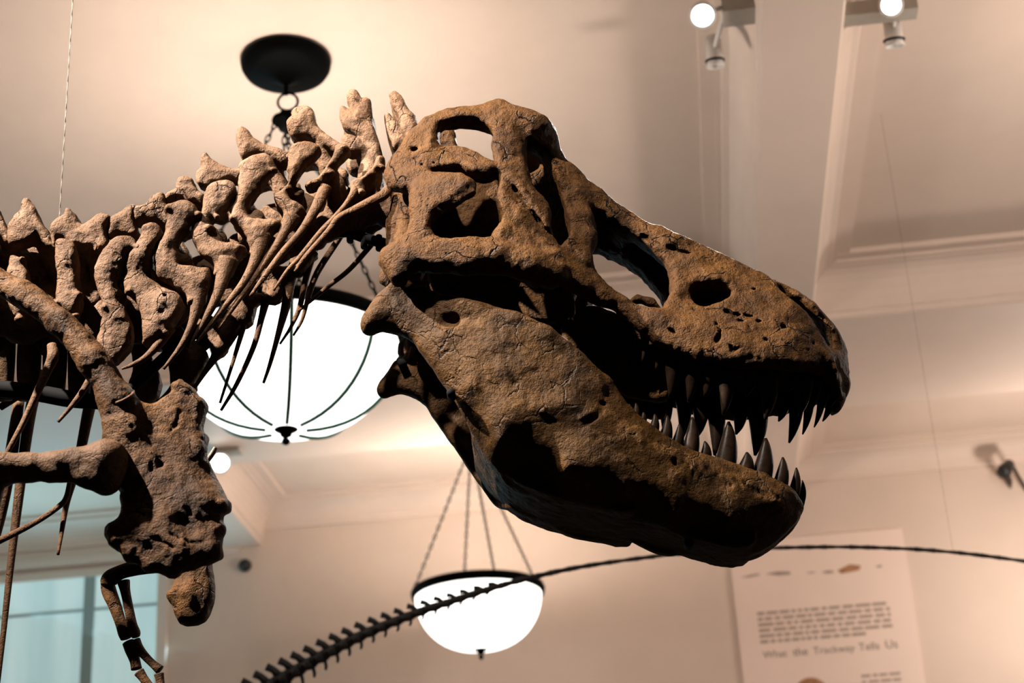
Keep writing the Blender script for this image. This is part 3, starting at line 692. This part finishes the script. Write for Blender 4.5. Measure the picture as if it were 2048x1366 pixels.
# grooves, cracks and nerve openings
for g in ([(1282,468),(1312,488),(1345,497),(1372,508),(1398,512)], [(1150,372),(1162,382),(1170,402)], [(1380,540),(1410,552),(1440,566)], [(1443,500),(1480,522),(1530,552),(1552,573)], [(1006,352),(1030,380),(1052,408),(1074,440),(1098,470)], [(1352,648),(1375,656),(1382,668)], [(1334,655),(1350,666)], [(1460,690),(1466,700),(1482,694)], [(1520,640),(1545,655),(1560,668)], [(1500,585),(1512,580),(1524,592)], [(1452,624),(1470,630),(1484,632),(1502,634)], [(1480,642),(1494,650),(1500,662)], [(1540,622),(1560,630),(1572,644)], [(1590,640),(1604,660),(1612,684)], [(1430,650),(1440,668),(1434,682)], [(1530,680),(1548,690),(1560,684)]):
    Q = [WS.px(x, y) for x, y in g]
    sk.tube([(x, y, -q[2]-.036, 3.4) for (x, y), q in zip(g, Q)], k=.006, carve=True)
for x, y, r in [(1293,658,3.5),(1349,685,4.5),(1379,691,5),(1409,701,5.5),(1444,711,5),(1472,714,4),(1486,714,4),(1503,712,4),(1521,715,4),(1558,722,5),(1575,722,4.5),(1615,703,4.5),(1640,726,5),(1655,745,4),(1515,642,5),(1566,656,4),(1235,455,5),(1625,690,5),(830,300,5),(845,335,5),(818,352,5),(868,330,4),(835,322,4)]:
    q = WS.px(x, y); sk.blob(x, y, -q[2]-.042, r*.8, r*.6, .011, k=.008, carve=True)
sk.noise([(.035, .0022), (.016, .0018), (.009, .0010)])
skull = sk.build('skull', M_SKULL, root); del sk

# ------------------------------------------------------------------ lower jaw
WJ = WMap([(730,645,.215),(790,600,.225),(850,600,.235),(880,690,.245),(960,650,.25),(940,780,.255),(1050,700,.25),(1050,830,.25),(1000,888,.24),(952,905,.15),(1020,970,.09),(1100,1000,.085),
  (1150,740,.225),(1150,880,.225),(1130,948,.215),(1220,800,.20),(1250,900,.20),(1250,990,.185),(1250,1030,.075),(1340,900,.155),(1350,960,.165),(1350,1032,.145),(1380,1070,.055),(1450,935,.115),(1450,1000,.13),(1460,1045,.11),(1480,1095,.03),(1530,965,.085),(1550,1010,.09),(1550,1070,.03),(1590,1000,.05),(1600,1025,.018),(870,780,.20),(830,700,.21)])
JAW = [(723,646),(730,631),(747,610),(768,591),(776,572),(791,564),(806,576),(823,581),(840,574),(849,579),(857,591),(883,599),(912,606),(955,612),(997,619),(1040,631),(1074,646),(1103,663),(1129,684),(1163,714),(1201,748),(1224,762),(1233,778),(1257,813),(1274,837),(1298,856),(1318,869),(1347,887),(1377,905),(1403,913),(1429,921),(1468,929),(1491,938),(1511,947),(1532,954),(1550,963),(1570,970),(1585,982),(1596,994),(1605,1009),(1605,1023),(1594,1036),(1576,1057),(1552,1077),(1532,1095),(1511,1103),(1476,1105),(1438,1098),(1400,1084),(1371,1076),(1336,1064),(1292,1048),(1248,1034),(1201,1022),(1146,1012),(1103,1004),(1048,988),(1014,968),(990,940),(964,905),(944,866),(925,830),(904,791),(883,765),(866,740),(849,714),(832,689),(810,674),(785,665),(755,661),(738,670),(726,662)]
jw = Vol((700, 540, 1630, 1130), -.30, .30, .004, sym=True)
jw.plate(JAW, WJ, .024, .020, relief=lambda u, v: relief(u, v)*.55, bulge=.012)
# the rear plate overlaps the tooth-bearing bone with a stepped edge
jw.plate([(860,600),(960,618),(1050,640),(1110,672),(1160,716),(1200,752),(1212,790),(1205,822),(1185,846),(1155,858),(1120,858),(1085,846),(1064,826),(1052,806),(1030,800),(1004,806),(996,790),(990,740),(970,705),(930,670),(880,640)], WJ, .026, .010, k=.004, off=.011, relief=relief)
jw.plate([(830,690),(850,650),(900,640),(960,690),(990,740),(996,800),(1010,850),(990,860),(950,850),(905,790),(870,740)], WJ, .024, .012, k=.012, off=.008)
wtube(jw, WJ, [(850,596,.008,13),(900,612,.012,11),(960,626,.014,10),(1030,645,.014,9),(1090,672,.012,9),(1150,718,.010,8),(1205,765,.010,8)], .03)
jw.tube([(770,600,-.225,18),(750,640,-.22,16),(738,655,-.215,12)], k=.02); jw.tube([(795,575,-.22,12),(800,610,-.225,16)], k=.02); jw.tube([(838,582,-.23,10),(846,610,-.235,14)], k=.02)
wtube(jw, WJ, [(1000,850,.002,10),(1080,885,.004,14),(1180,930,.004,14),(1280,965,.004,13),(1400,1010,.004,12),(1480,1030,.002,12)], .05)
wtube(jw, WJ, [(1260,826,.004,7),(1340,890,.006,7),(1430,928,.006,7),(1520,956,.006,7),(1580,988,.004,7)], .02)
jw.blob(898, 640, -.285, 24, 13, .016, k=.012, carve=True); jw.blob(1060, 770, -.308, 60, 20, .018, k=.03, carve=True); jw.blob(1208, 806, -.25, 8, 5, .016, k=.006, carve=True)
jw.blob(1020, 828, -.262, 24, 22, .018, k=.02)
for g in ([(1000,800),(1030,794),(1050,804),(1068,832),(1095,850),(1130,858),(1165,852),(1195,834),(1208,812)], [(960,700),(985,740),(992,790)], [(850,660),(880,720),(905,770)], [(1298,908),(1325,930),(1345,946)], [(1420,955),(1440,966),(1470,972)]):
    Q = [WJ.px(x, y) for x, y in g]; jw.tube([(x, y, -q[2]-.045, 3.2) for (x, y), q in zip(g, Q)], k=.005, carve=True)
rr = random.Random(3)
for i in range(26):
    t = i/25; x = 1350+235*t; y = 925+65*t+rr.uniform(-6, 14); q = WJ.px(x, y); jw.blob(x, y, -q[2]-.042, 2.5+rr.random()*1.5, 5+rr.random()*4, .010, k=.006, carve=True)
# floor plates added between the halves to block light; front junction
jw.plate([(946,872),(985,930),(1030,968),(1100,998),(1180,1014),(1260,1034),(1260,1016),(1180,994),(1100,974),(1040,945),(1000,905),(966,850)], .0, .155, .008, k=.01, mapW=.09, grow=.012)
jw.plate([(1240,1030),(1330,1054),(1400,1080),(1470,1096),(1500,1090),(1500,1070),(1400,1056),(1330,1030),(1240,1010)], .0, .095, .008, k=.01, mapW=.055, grow=.012)
jw.plate([(1540,975),(1590,1000),(1600,1020),(1575,1052),(1530,1090),(1490,1098),(1480,1060),(1500,1000)], .0, .05, .025, k=.03, mapW=.045)
jw.noise([(.035, .0018), (.016, .0011), (.009, .0006)])
jaw = jw.build('lower_jaw', M_JAW, root); del jw

# ------------------------------------------------------------------ teeth
def tooth(parent, base, tip, wb, bend, lat=0.0):
    """curved cone from base to tip (world), wb = base radius, bend = bulge vector"""
    base = np.array(base); tip = np.array(tip); P = []; R = []
    for t in np.linspace(0, 1, 11):
        P.append(base+(tip-base)*t+bend*(4*t*(1-t))*.5); R.append(wb*1.16*max(.05, (1-t**2.1))**.66*(1-.12*t))
    return mesh_obj('tooth', *sweep_geo(P, R, 12, flat=.8), M_TOOTH, parent)
vent = [(1236,622),(1259,645),(1287,669),(1320,688),(1362,703),(1405,717),(1456,729),(1498,733),(1545,736),(1592,738),(1639,747),(1657,757),(1668,772),(1682,790)]
VM = np.array([WS.px(x, y-10) for x, y in vent])
for tx, ty, wpx, fwd in [(1249,806,19,6),(1275,800,16,6),(1301,819,22,10),(1327,872,30,8),(1362,884,30,12),(1393,878,32,14),(1428,914,34,12),(1471,872,30,14),(1509,914,38,16),(1556,846,24,16),(1577,889,28,26),(1604,872,20,22),(1627,858,16,22),(1644,846,18,22)]:
    # tips are traced on the far row, then each tooth is mirrored to the near row
    wv = .15
    for _ in range(4):
        u, v = px2(tx, ty, wv); wv = float(np.interp(u, VM[:, 0], VM[:, 2]))-.030
    ub = u+fwd*PXS; wb_ = float(np.interp(ub, VM[:, 0], VM[:, 2]))-.028; vb = float(np.interp(ub, VM[:, 0], VM[:, 1]))+.02
    for sg in (1, -1):
        j = random.uniform(.94, 1.03) if sg < 0 else 1
        bs = world(ub, sg*wb_, vb); tp2 = world(u, sg*(wv-.012), vb+(v-vb)*j)
        tooth(skull, bs, tp2, wpx*.5*PXS, R0*.016)
for bx, by, tx, ty, wpx in [(1254,830,1258,810,10),(1267,845,1271,808,15),(1280,855,1286,826,14),(1302,872,1309,830,19),(1326,890,1334,833,23),(1350,900,1358,850,21),(1377,917,1384,836,29),(1408,925,1409,884,21),(1448,940,1457,845,36),(1487,950,1493,906,28),(1520,966,1531,878,35),(1557,980,1565,916,26),(1584,996,1592,937,20),(1600,1010,1604,962,13)]:
    q = WJ.px(bx, by-6); wv = q[2]-.006; dv = .012
    u, v = px2(bx, by, -wv); u2, v2 = px2(tx, ty, -wv)
    for sg in (-1, 1):
        j = random.uniform(.85, 1.0) if sg > 0 else 1
        tooth(jaw, world(u, sg*wv, v), world(u2-(0 if sg < 0 else .01), sg*(wv+.006), v+(v2-v)*j), wpx*.5*PXS, R0*.010)

for x, y, wv, r in [(902, 786, -.275, 8), (1378, 1084, -.06, 9)]:
    P0 = pxw(x, y, wv); mesh_obj('mounting_bolt', *sweep_geo([P0+HV*.03, P0-HV*.006, P0-HV*.012], [r*PXS, r*PXS, r*PXS*.6], 14), M_STEEL, jaw)

# ------------------------------------------------------------------ neck and back vertebrae: (column outline, arm/spine outlines, body centre, column half width)
COLS = [
 dict(col=[(806,300),(824,300),(830,340),(818,372),(800,384),(784,380),(800,352),(806,325)],
      arms=[[(781,193),(789,188),(798,192),(811,214),(828,244),(836,262),(822,276),(811,257),(798,230),(784,210)], [(769,239),(777,232),(791,247),(808,268),(812,285),(798,298),(789,306),(782,281),(776,261)]], body=(800,420), cw=.10, aw=.03),
 dict(col=[(757,318),(768,322),(764,336),(752,352),(735,366),(727,372),(724,386),(714,394),(702,396),(704,380),(705,366),(726,364),(745,350),(752,334)],
      arms=[[(696,193),(702,186),(713,186),(718,195),(724,207),(732,202),(741,208),(742,227),(743,246),(750,269),(758,295),(762,312),(757,324),(748,312),(733,284),(712,273),(693,262),(688,255),(683,236),(682,221),(689,219),(700,226),(702,214),(697,203)],
            [(686,284),(699,279),(715,284),(733,296),(728,306),(715,312),(700,312),(688,302)]], body=(735,425), cw=.12, aw=.05),
 dict(col=[(676,296),(690,298),(700,306),(688,318),(672,334),(662,346),(650,362),(640,372),(622,384),(612,378),(634,366),(648,352),(662,332),(672,314)],
      arms=[[(576,249),(588,240),(588,230),(596,221),(616,220),(627,227),(632,246),(634,262),(650,275),(668,288),(684,297),(682,312),(672,308),(655,296),(640,285),(624,280),(605,279),(598,284),(586,280),(580,266)]], body=(680,448), cw=.12, aw=.075),
 dict(col=[(583,302),(604,290),(626,291),(641,299),(635,308),(619,326),(612,332),(603,343),(593,361),(578,379),(575,393),(578,404),(590,410),(612,421),(599,432),(590,446),(578,461),(562,463),(571,433),(570,421),(560,411),(549,397),(564,389),(577,377),(586,360),(582,338),(580,320)],
      arms=[[(475,277),(481,262),(495,264),(505,279),(523,293),(545,301),(577,314),(584,311),(586,327),(569,335),(552,321),(536,315),(512,314),(490,325),(483,315),(480,294)]], body=(600,478), cw=.13, aw=.085),
 dict(col=[(482,335),(495,326),(512,316),(533,316),(546,327),(549,341),(536,355),(524,369),(516,385),(506,397),(497,411),(490,424),(491,434),(498,443),(511,445),(536,446),(552,445),(561,451),(552,460),(540,469),(533,483),(531,500),(522,515),(500,515),(505,500),(505,484),(495,470),(479,459),(470,450),(466,439),(469,424),(477,403),(482,383),(481,364),(486,352)],
      arms=[[(404,327),(407,316),(412,310),(417,311),(422,323),(435,333),(449,340),(461,346),(484,346),(492,357),(481,365),(466,361),(442,367),(428,371),(418,378),(409,377),(399,374),(394,362),(394,350),(403,343),(406,338)]], body=(525,505), cw=.14, aw=.095),
 dict(col=[(419,383),(426,374),(442,369),(460,369),(470,376),(469,391),(460,402),(449,418),(435,435),(422,442),(420,459),(423,473),(433,485),(444,491),(463,493),(484,494),(493,500),(484,506),(477,514),(469,530),(462,553),(432,558),(433,547),(433,533),(426,524),(412,514),(402,507),(396,494),(390,485),(389,477),(392,460),(399,449),(407,433),(409,420),(412,408),(416,392)],
      arms=[[(356,372),(363,361),(384,363),(391,377),(403,394),(414,399),(410,414),(397,407),(382,403),(361,400),(344,403),(336,411),(331,403),(336,394),(350,386),(358,383)]], body=(450,545), cw=.15, aw=.10),
 dict(col=[(337,419),(356,410),(373,409),(385,413),(398,429),(389,442),(377,456),(363,469),(356,483),(353,500),(355,522),(356,540),(373,541),(415,542),(419,556),(415,577),(405,608),(383,614),(381,605),(376,587),(352,573),(323,561),(313,552),(316,520),(323,496),(333,468),(334,455),(341,442)],
      arms=[[(304,400),(325,391),(331,404),(334,416),(343,430),(351,444),(338,457),(325,448),(315,449),(304,450),(291,446),(274,454),(270,442),(271,430),(276,422),(295,420),(303,409)]], body=(380,590), cw=.16, aw=.11),
 dict(col=[(288,463),(300,455),(311,451),(323,463),(323,477),(312,492),(304,512),(299,541),(292,556),(310,572),(344,586),(368,606),(362,626),(345,652),(333,668),(312,690),(290,690),(292,682),(288,633),(281,608),(256,584),(248,563),(250,548),(265,515),(275,495),(288,478)],
      arms=[[(213,451),(227,442),(246,434),(262,420),(272,418),(276,425),(270,440),(272,454),(278,475),(267,478),(255,469),(239,469),(221,478),(217,469),(218,461)]], body=(315,625), cw=.165, aw=.115),
 dict(col=[(227,489),(239,482),(260,481),(269,485),(277,496),(269,506),(256,513),(251,530),(243,556),(230,565),(236,591),(246,619),(265,658),(262,686),(246,710),(228,730),(205,715),(197,686),(211,647),(213,619),(200,580),(193,549),(198,530),(206,515),(222,498)],
      arms=[[(107,461),(114,450),(135,435),(135,426),(144,426),(153,435),(164,458),(180,447),(204,432),(222,438),(223,447),(209,464),(220,500),(199,511),(192,496),(152,499),(140,487),(124,480),(117,484),(116,499),(109,497),(108,482)]], body=(245,640), cw=.17, aw=.12),
 dict(col=[(118,486),(132,486),(148,492),(155,520),(154,563),(158,591),(162,612),(151,634),(140,632),(123,622),(116,606),(121,577),(119,535),(117,500)],
      arms=[[(19,470),(21,456),(34,447),(36,440),(48,429),(50,412),(57,405),(65,411),(75,428),(82,449),(98,469),(100,476),(112,498),(116,505),(100,500),(82,473),(72,480),(55,491),(32,496),(20,488)]], body=(165,625), cw=.18, aw=.12),
 dict(col=[(20,520),(45,520),(60,560),(60,620),(40,640),(20,610)],
      arms=[[(-60,415),(-10,418),(2,427),(7,445),(20,480),(32,497),(22,494),(8,474),(-10,470),(-60,480)]], body=(75,625), cw=.12, aw=.11),
 dict(col=[(-70,520),(-45,520),(-35,560),(-35,620),(-55,640),(-75,610)], arms=[[(-130,430),(-80,425),(-70,470),(-130,480)]], body=(-15,625), cw=.12, aw=.11),
]
for i, c in enumerate(COLS):
    pts = c['col']+sum(c['arms'], []); bx, by = c['body']
    xs = [p[0] for p in pts]+[bx-60, bx+60]; ys = [p[1] for p in pts]+[by-95, by+95]
    vo = Vol((min(xs)-12, min(ys)-12, max(xs)+12, max(ys)+12), -c['cw']-.07, .1, .0038, sym=True)
    f = lambda u, v: relief(u, v)*.8
    vo.plate(c['col'], c['cw'], .026, .015, relief=f, bulge=.010, grow=.0045)
    for a in c['arms']: vo.plate(a, c['aw'], .026, .012, k=.010, relief=f, bulge=.012, grow=.0032)
    # spool shaped body on the mid plane, and the arch that joins the side columns to it
    rB = 31+i*1.5 if i < 8 else 62
    vo.tube([(bx-26, by+6, 0, rB*.95), (bx, by, 0, rB*.8), (bx+26, by-8, 0, rB*.95)], k=.01)
    cxm = sum(p[0] for p in c['col'])/len(c['col']); cym = sum(p[1] for p in c['col'])/len(c['col'])
    vo.tube([(cxm+6, cym+14, -c['cw']+.01, 13), (bx-8, by-26, -.03, 18)], k=.02)
    ax = sum(p[0] for p in c['arms'][0])/len(c['arms'][0]); ay = sum(p[1] for p in c['arms'][0])/len(c['arms'][0])
    vo.tube([(ax+12, ay+12, -c['aw'], 12), ((ax+bx)/2+14, (ay+by)/2+18, -.04, 22), (bx, by-20, 0, 26)], k=.02)
    for q in range(3):
        p = random.choice(c['col']); vo.blob(p[0], p[1], -c['cw']-.02, 7, 6, .014, k=.012)
    if i >= 8: vo.blob(bx-10, by-75, 0, 66, 78, .075, k=.02)  # extra mass added so the gaps between the rear columns go dark
    if i == 7: vo.blob(330, 591, -.20, 5, 4, .03, carve=True)
    vo.noise([(.03, .0026), (.013, .0015), (.008, .0009)])
    vo.build('vertebra', M_NECK, root)

def bone(name, pts, mat=M_RIB, n=12, flat=.8, parent=None, m=6):
    """swept bone through (px, py, w, radius px)"""
    P = [pxw(x, y, wv) for x, y, wv, r in pts]; R = [r*PXS for *_, r in pts]; P, R = smooth_path(P, R, m)
    return mesh_obj(name, *sweep_geo(P, R, n, flat=flat), mat, parent or root)
NEAR = [
 [(776,380,-.13,11),(764,392,-.14,11),(738,405,-.15,10),(706,421,-.16,8.5),(676,436,-.165,6.5),(655,464,-.17,6),(611,513,-.175,5),(590,543,-.175,3)],
 [(712,372,-.13,11),(707,386,-.14,8),(692,408,-.15,5.5),(668,436,-.16,5.5),(644,461,-.165,6),(598,516,-.17,5),(574,542,-.17,4),(547,581,-.17,2.5)],
 [(652,374,-.135,13),(644,390,-.14,12.5),(634,412,-.15,11.5),(618,440,-.155,9.5),(598,468,-.16,7.5),(565,505,-.165,7),(530,552,-.17,6),(501,592,-.17,3)],
 [(586,432,-.145,17),(573,455,-.15,12),(556,487,-.155,9.5),(530,524,-.16,7.5),(495,575,-.165,6.3),(465,617,-.17,5),(437,658,-.17,3.2)],
 [(522,470,-.155,20),(518,497,-.16,15),(505,533,-.165,10.5),(482,572,-.17,7.5),(442,622,-.175,6),(412,661,-.175,4.5),(391,686,-.175,2.6)],
 [(455,520,-.165,22),(448,548,-.17,16),(439,577,-.175,12),(427,607,-.18,9),(408,643,-.18,6.5),(389,674,-.18,4.6),(375,697,-.18,2.6)],
 [(398,575,-.175,20),(394,610,-.18,13),(384,648,-.185,8.5),(362,692,-.19,6),(327,738,-.19,3)],
 [(338,655,-.18,14),(318,687,-.185,9.5),(292,714,-.19,6.5),(266,729,-.19,4.5),(243,738,-.19,2)],
 [(103,690,-.22,9),(106,712,-.23,11.5),(96,738,-.23,9.5),(73,788,-.24,7.5),(44,850,-.24,6),(8,916,-.24,5),(-30,980,-.24,4)],
 [(185,748,-.15,7),(165,783,-.16,6.5),(143,812,-.16,5),(116,844,-.16,3)],
]
for p in NEAR: bone('cervical_rib' if p[0][0] > 200 else 'dorsal_rib', p)
FAR = [
 [(600,500,.13,13),(583,550,.14,12),(572,610,.145,10),(557,667,.15,6.5),(540,728,.15,4.5),(527,766,.15,3)],
 [(555,510,.14,13),(537,560,.145,11.5),(532,597,.15,10),(522,640,.15,7),(507,694,.155,6),(474,767,.16,5),(442,821,.16,3)],
 [(510,560,.14,12),(494,602,.15,10),(488,647,.15,7),(469,714,.155,4.5),(440,806,.16,2.8)],
 [(500,570,.14,20),(476,632,.145,20),(448,682,.15,19),(430,714,.155,10),(408,747,.16,5.5),(386,780,.16,4)],
 [(630,490,.13,10),(612,556,.14,7),(600,612,.145,6),(583,652,.15,4),(560,688,.15,2.4)],
 [(692,455,.12,7),(676,480,.12,7),(634,546,.13,7),(616,597,.135,5.5),(604,640,.14,4),(587,671,.14,2.2)],
 [(760,472,.1,6),(746,486,.1,6),(699,539,.12,5.5),(655,574,.13,5),(596,623,.14,3)],
 [(455,620,.16,18),(412,682,.17,16),(372,716,.18,13),(356,757,.18,8),(332,790,.18,5),(300,815,.18,4)],
 [(80,740,.3,14),(62,819,.32,13),(50,895,.33,12),(40,973,.34,11),(22,1123,.35,8),(6,1273,.35,6),(-6,1380,.35,5)],
 [(192,760,.25,15),(177,823,.26,13),(156,925,.27,10),(134,1003,.28,7),(124,1060,.28,5),(116,1110,.28,3)],
 [(140,960,.24,5),(133,994,.25,6),(120,1011,.25,6),(82,1038,.26,6),(36,1063,.27,7),(-30,1095,.27,8)],
 [(38,800,.32,12),(24,900,.33,14),(12,975,.34,13),(-4,1050,.35,12),(-30,1140,.35,10)],
 [(0,815,.28,8),(30,795,.27,9),(60,772,.25,10)],
 [(-40,640,.16,24),(-44,720,.2,26),(-46,800,.22,20)],  # from here on, broad ribs packed in as dark fill for the gaps
 [(10,640,.16,24),(6,720,.2,26),(4,800,.22,22)],
 [(62,640,.16,24),(58,720,.2,26),(56,800,.22,22)],
 [(112,640,.16,24),(110,720,.2,26),(108,800,.22,22)],
 [(160,650,.16,24),(160,720,.2,26),(158,806,.22,22)],
 [(212,680,.16,22),(208,740,.2,24),(206,800,.22,20)],
]
for p in FAR: bone('cervical_rib' if p[0][0] > 300 else 'dorsal_rib', p)
# steel armature that carries the bones
for pts in ([(860,520,.0,11),(786,492,.0,11),(735,478,.0,11),(690,464,.0,11),(640,470,.0,11)], [(-60,772,.0,17),(60,784,.0,17),(140,798,.0,17),(215,806,.0,14)], [(240,800,.02,11),(300,742,.02,11),(352,695,.02,11),(430,640,.02,11)]):
    bone('steel_armature', pts, M_STEEL, 12, 1.0)
for x, y in [(728,482),(700,470),(758,486)]: bone('armature_clamp', [(x, y-13, 0, 7), (x, y+13, 0, 7)], M_STEEL, 10, 1.6, m=2)

# ------------------------------------------------------------------ shoulder girdle and arms
SCAP = [(-80,500),(0,540),(35,556),(77,580),(116,612),(155,644),(193,682),(218,717),(239,753),(260,784),(278,805),(299,814),(316,807),(341,791),(352,768),(365,760),(373,770),(387,781),(401,795),(411,809),(414,819),(409,842),(405,861),(411,887),(406,904),(420,926),(430,951),(450,990),(459,1014),(443,1037),(446,1070),(442,1106),(429,1127),(386,1136),(347,1153),(317,1145),(274,1130),(244,1110),(219,1080),(214,1054),(236,1046),(244,1020),(240,999),(253,990),(249,973),(236,950),(222,920),(210,887),(206,840),(206,825),(197,802),(203,775),(172,738),(165,717),(134,672),(88,640),(42,612),(0,586),(-80,550)]
WSC = WMap([(-80,520,.36),(0,560,.37),(100,620,.385),(180,710,.39),(230,780,.385),(300,850,.375),(230,900,.39),(400,830,.355),(370,780,.35),(300,960,.385),(420,950,.365),(450,1010,.385),(340,1040,.418),(240,1060,.412),(300,1120,.418),(420,1110,.405),(350,1150,.412)])
sv = Vol((-70, 490, 475, 1170), -.49, -.14, .0042)
rg2 = np.random.default_rng(8)
RN2 = [(rg2.uniform(-1, 1, 2)*f, rg2.uniform(0, 6.28), a) for f, a in [(45, .0022)]*5+[(100, .0014)]*8]
def relief2(u, v): 
    r = 0
    for (ku, kv), ph, a in RN2: r = r+a*np.sin(ku*u+kv*v+ph)
    return r
sv.plate(SCAP, WSC, .024, .018, relief=relief2, bulge=.012)
sv.tube([(-60,545,-.375,14),(40,585,-.39,15),(120,645,-.405,17),(185,722,-.41,19),(230,795,-.405,22),(262,850,-.395,28)], k=.035)
wtube(sv, WSC, [(245,880,.006,22),(285,925,.008,16),(320,980,.006,14),(360,1010,.004,12),(420,1020,.002,9)], .04)
wtube(sv, WSC, [(250,910,.004,16),(268,960,.004,18),(300,1000,.004,16)], .04)
sv.plate([(262,880),(290,900),(310,930),(318,960),(300,968),(280,930),(262,905)], WSC, .02, .008, k=.004, off=.024)
sv.plate([(330,965),(380,960),(425,990),(440,1010),(400,1020),(350,1000)], WSC, .02, .008, k=.006, off=.007)
sv.plate([(345,895),(405,880),(418,920),(380,935)], WSC, .02, .012, k=.008, off=.016)
for x, y, r in [(352,775,8),(372,785,10),(400,812,11),(408,880,12),(404,903,9),(435,1015,14),(452,1013,8),(440,1060,10),(436,1110,11),(225,1065,14),(230,1085,10),(260,1115,11),(300,1138,10),(345,1145,10),(385,1132,9)]:
    q = WSC.px(x, y); sv.blob(x, y, -q[2], r*.8, r*.7, .022, k=.02)
for g in ([(280,880),(300,905),(322,925),(340,935)], [(236,850),(270,858),(300,850)], [(300,985),(330,1010),(370,1018),(400,1045)], [(250,1000),(285,1030),(310,1075),(345,1095)], [(330,880),(352,850),(360,820)], [(375,940),(352,985)], [(345,1070),(380,1085),(420,1082)], [(320,1020),(360,1000)], [(160,665),(180,700),(196,715)], [(60,600),(100,628),(118,640)]):
    Q = [WSC.px(x, y) for x, y in g]; sv.tube([(x, y, -q[2]-.037, 1.8) for (x, y), q in zip(g, Q)], k=.005, carve=True)
sv.blob(311, 945, -.38, 4, 11, .12, k=.004, carve=True); sv.blob(318, 925, -.43, 7, 11, .016, k=.012, carve=True)
sv.noise([(.03, .0022), (.012, .0017), (.008, .0009)])
shoulder = sv.build('shoulder_blade', M_CORA, root); del sv
bone('wire_loop', [(222,806,-.40,3.2),(232,806,-.435,3.2),(248,800,-.44,3.2),(264,790,-.425,3.2),(266,783,-.39,3.2)], M_RIB, 8, 1.0, shoulder)
bone('mounting_pin', [(414,922,-.27,4.5),(424,908,-.27,5),(431,895,-.27,4)], M_WIRE, 10, 1.0, shoulder)
# near upper arm
hv_ = Vol((-60, 860, 270, 1010), -.56, -.34, .0044)
hv_.tube([(-60,938,-.46,26),(-10,942,-.46,27),(10,938,-.46,21),(60,936,-.455,21),(120,931,-.455,22),(165,928,-.45,25),(205,928,-.445,36)], k=.03)
hv_.blob(214, 925, -.44, 30, 36, .045, k=.03); hv_.blob(212, 955, -.445, 24, 28, .035, k=.03); hv_.blob(226, 905, -.43, 18, 16, .03, k=.02); hv_.tube([(90,948,-.465,10),(170,955,-.465,12),(205,968,-.455,16)], k=.02)
hv_.noise([(.03, .0024), (.012, .001)])
hv_.build('humerus', M_RIB, root)
bone('forearm', [(-6,935,-.46,22),(-16,1000,-.45,16),(-30,1080,-.44,13)], M_RIB, 14, .9)
# far shoulder plate and far arm, in shadow
fv = Vol((320, 1040, 450, 1265), .04, .22, .005)
fv.plate([(360,1060),(420,1060),(424,1136),(431,1183),(425,1217),(405,1247),(360,1250),(350,1230),(347,1213),(335,1200),(334,1187),(347,1179),(350,1150)], -.12, .03, .02, relief=relief2, bulge=.012)
fv.noise([(.03, .002), (.012, .0014)])
fv.build('shoulder_blade', M_CORA, root)
bone('humerus', [(380,1110,.26,22),(310,1128,.3,18),(270,1136,.31,16),(240,1145,.32,15),(220,1158,.33,18),(213,1172,.33,13)], M_CORA, 16, .9)
bone('ulna', [(214,1158,.34,13),(218,1182,.34,15),(230,1212,.34,13),(241,1244,.34,11.5),(249,1266,.34,13),(252,1277,.34,11)], M_CORA, 14, .9)
bone('radius', [(247,1163,.33,13),(251,1184,.33,10),(257,1214,.33,9.5),(264,1248,.33,10),(270,1266,.33,11),(272,1274,.33,8)], M_CORA, 14, .9)
bone('metacarpal', [(256,1284,.34,12),(263,1300,.34,13),(270,1322,.34,10.5),(273,1338,.34,11)], M_CORA, 14, .9)
bone('metacarpal', [(270,1281,.33,11),(277,1296,.33,10),(290,1312,.33,8.5),(306,1328,.33,8),(320,1340,.33,10)], M_CORA, 14, .9)
bone('finger_bone', [(278,1344,.34,11),(288,1358,.34,9),(300,1376,.34,10)], M_CORA, 14, .9)
bone('finger_bone', [(318,1348,.33,10),(320,1360,.33,8.5),(322,1380,.33,9)], M_CORA, 14, .9)
# mount tubes of the far jaw joint
bone('mounting_tube', [(806,728,.16,8.5),(800,722,.22,8.5)], M_STEEL, 16, 1.0, jaw, m=2)
bone('mounting_rod', [(815,735,.2,6),(826,695,.2,6)], M_RIB, 10, 1.0, jaw, m=2)
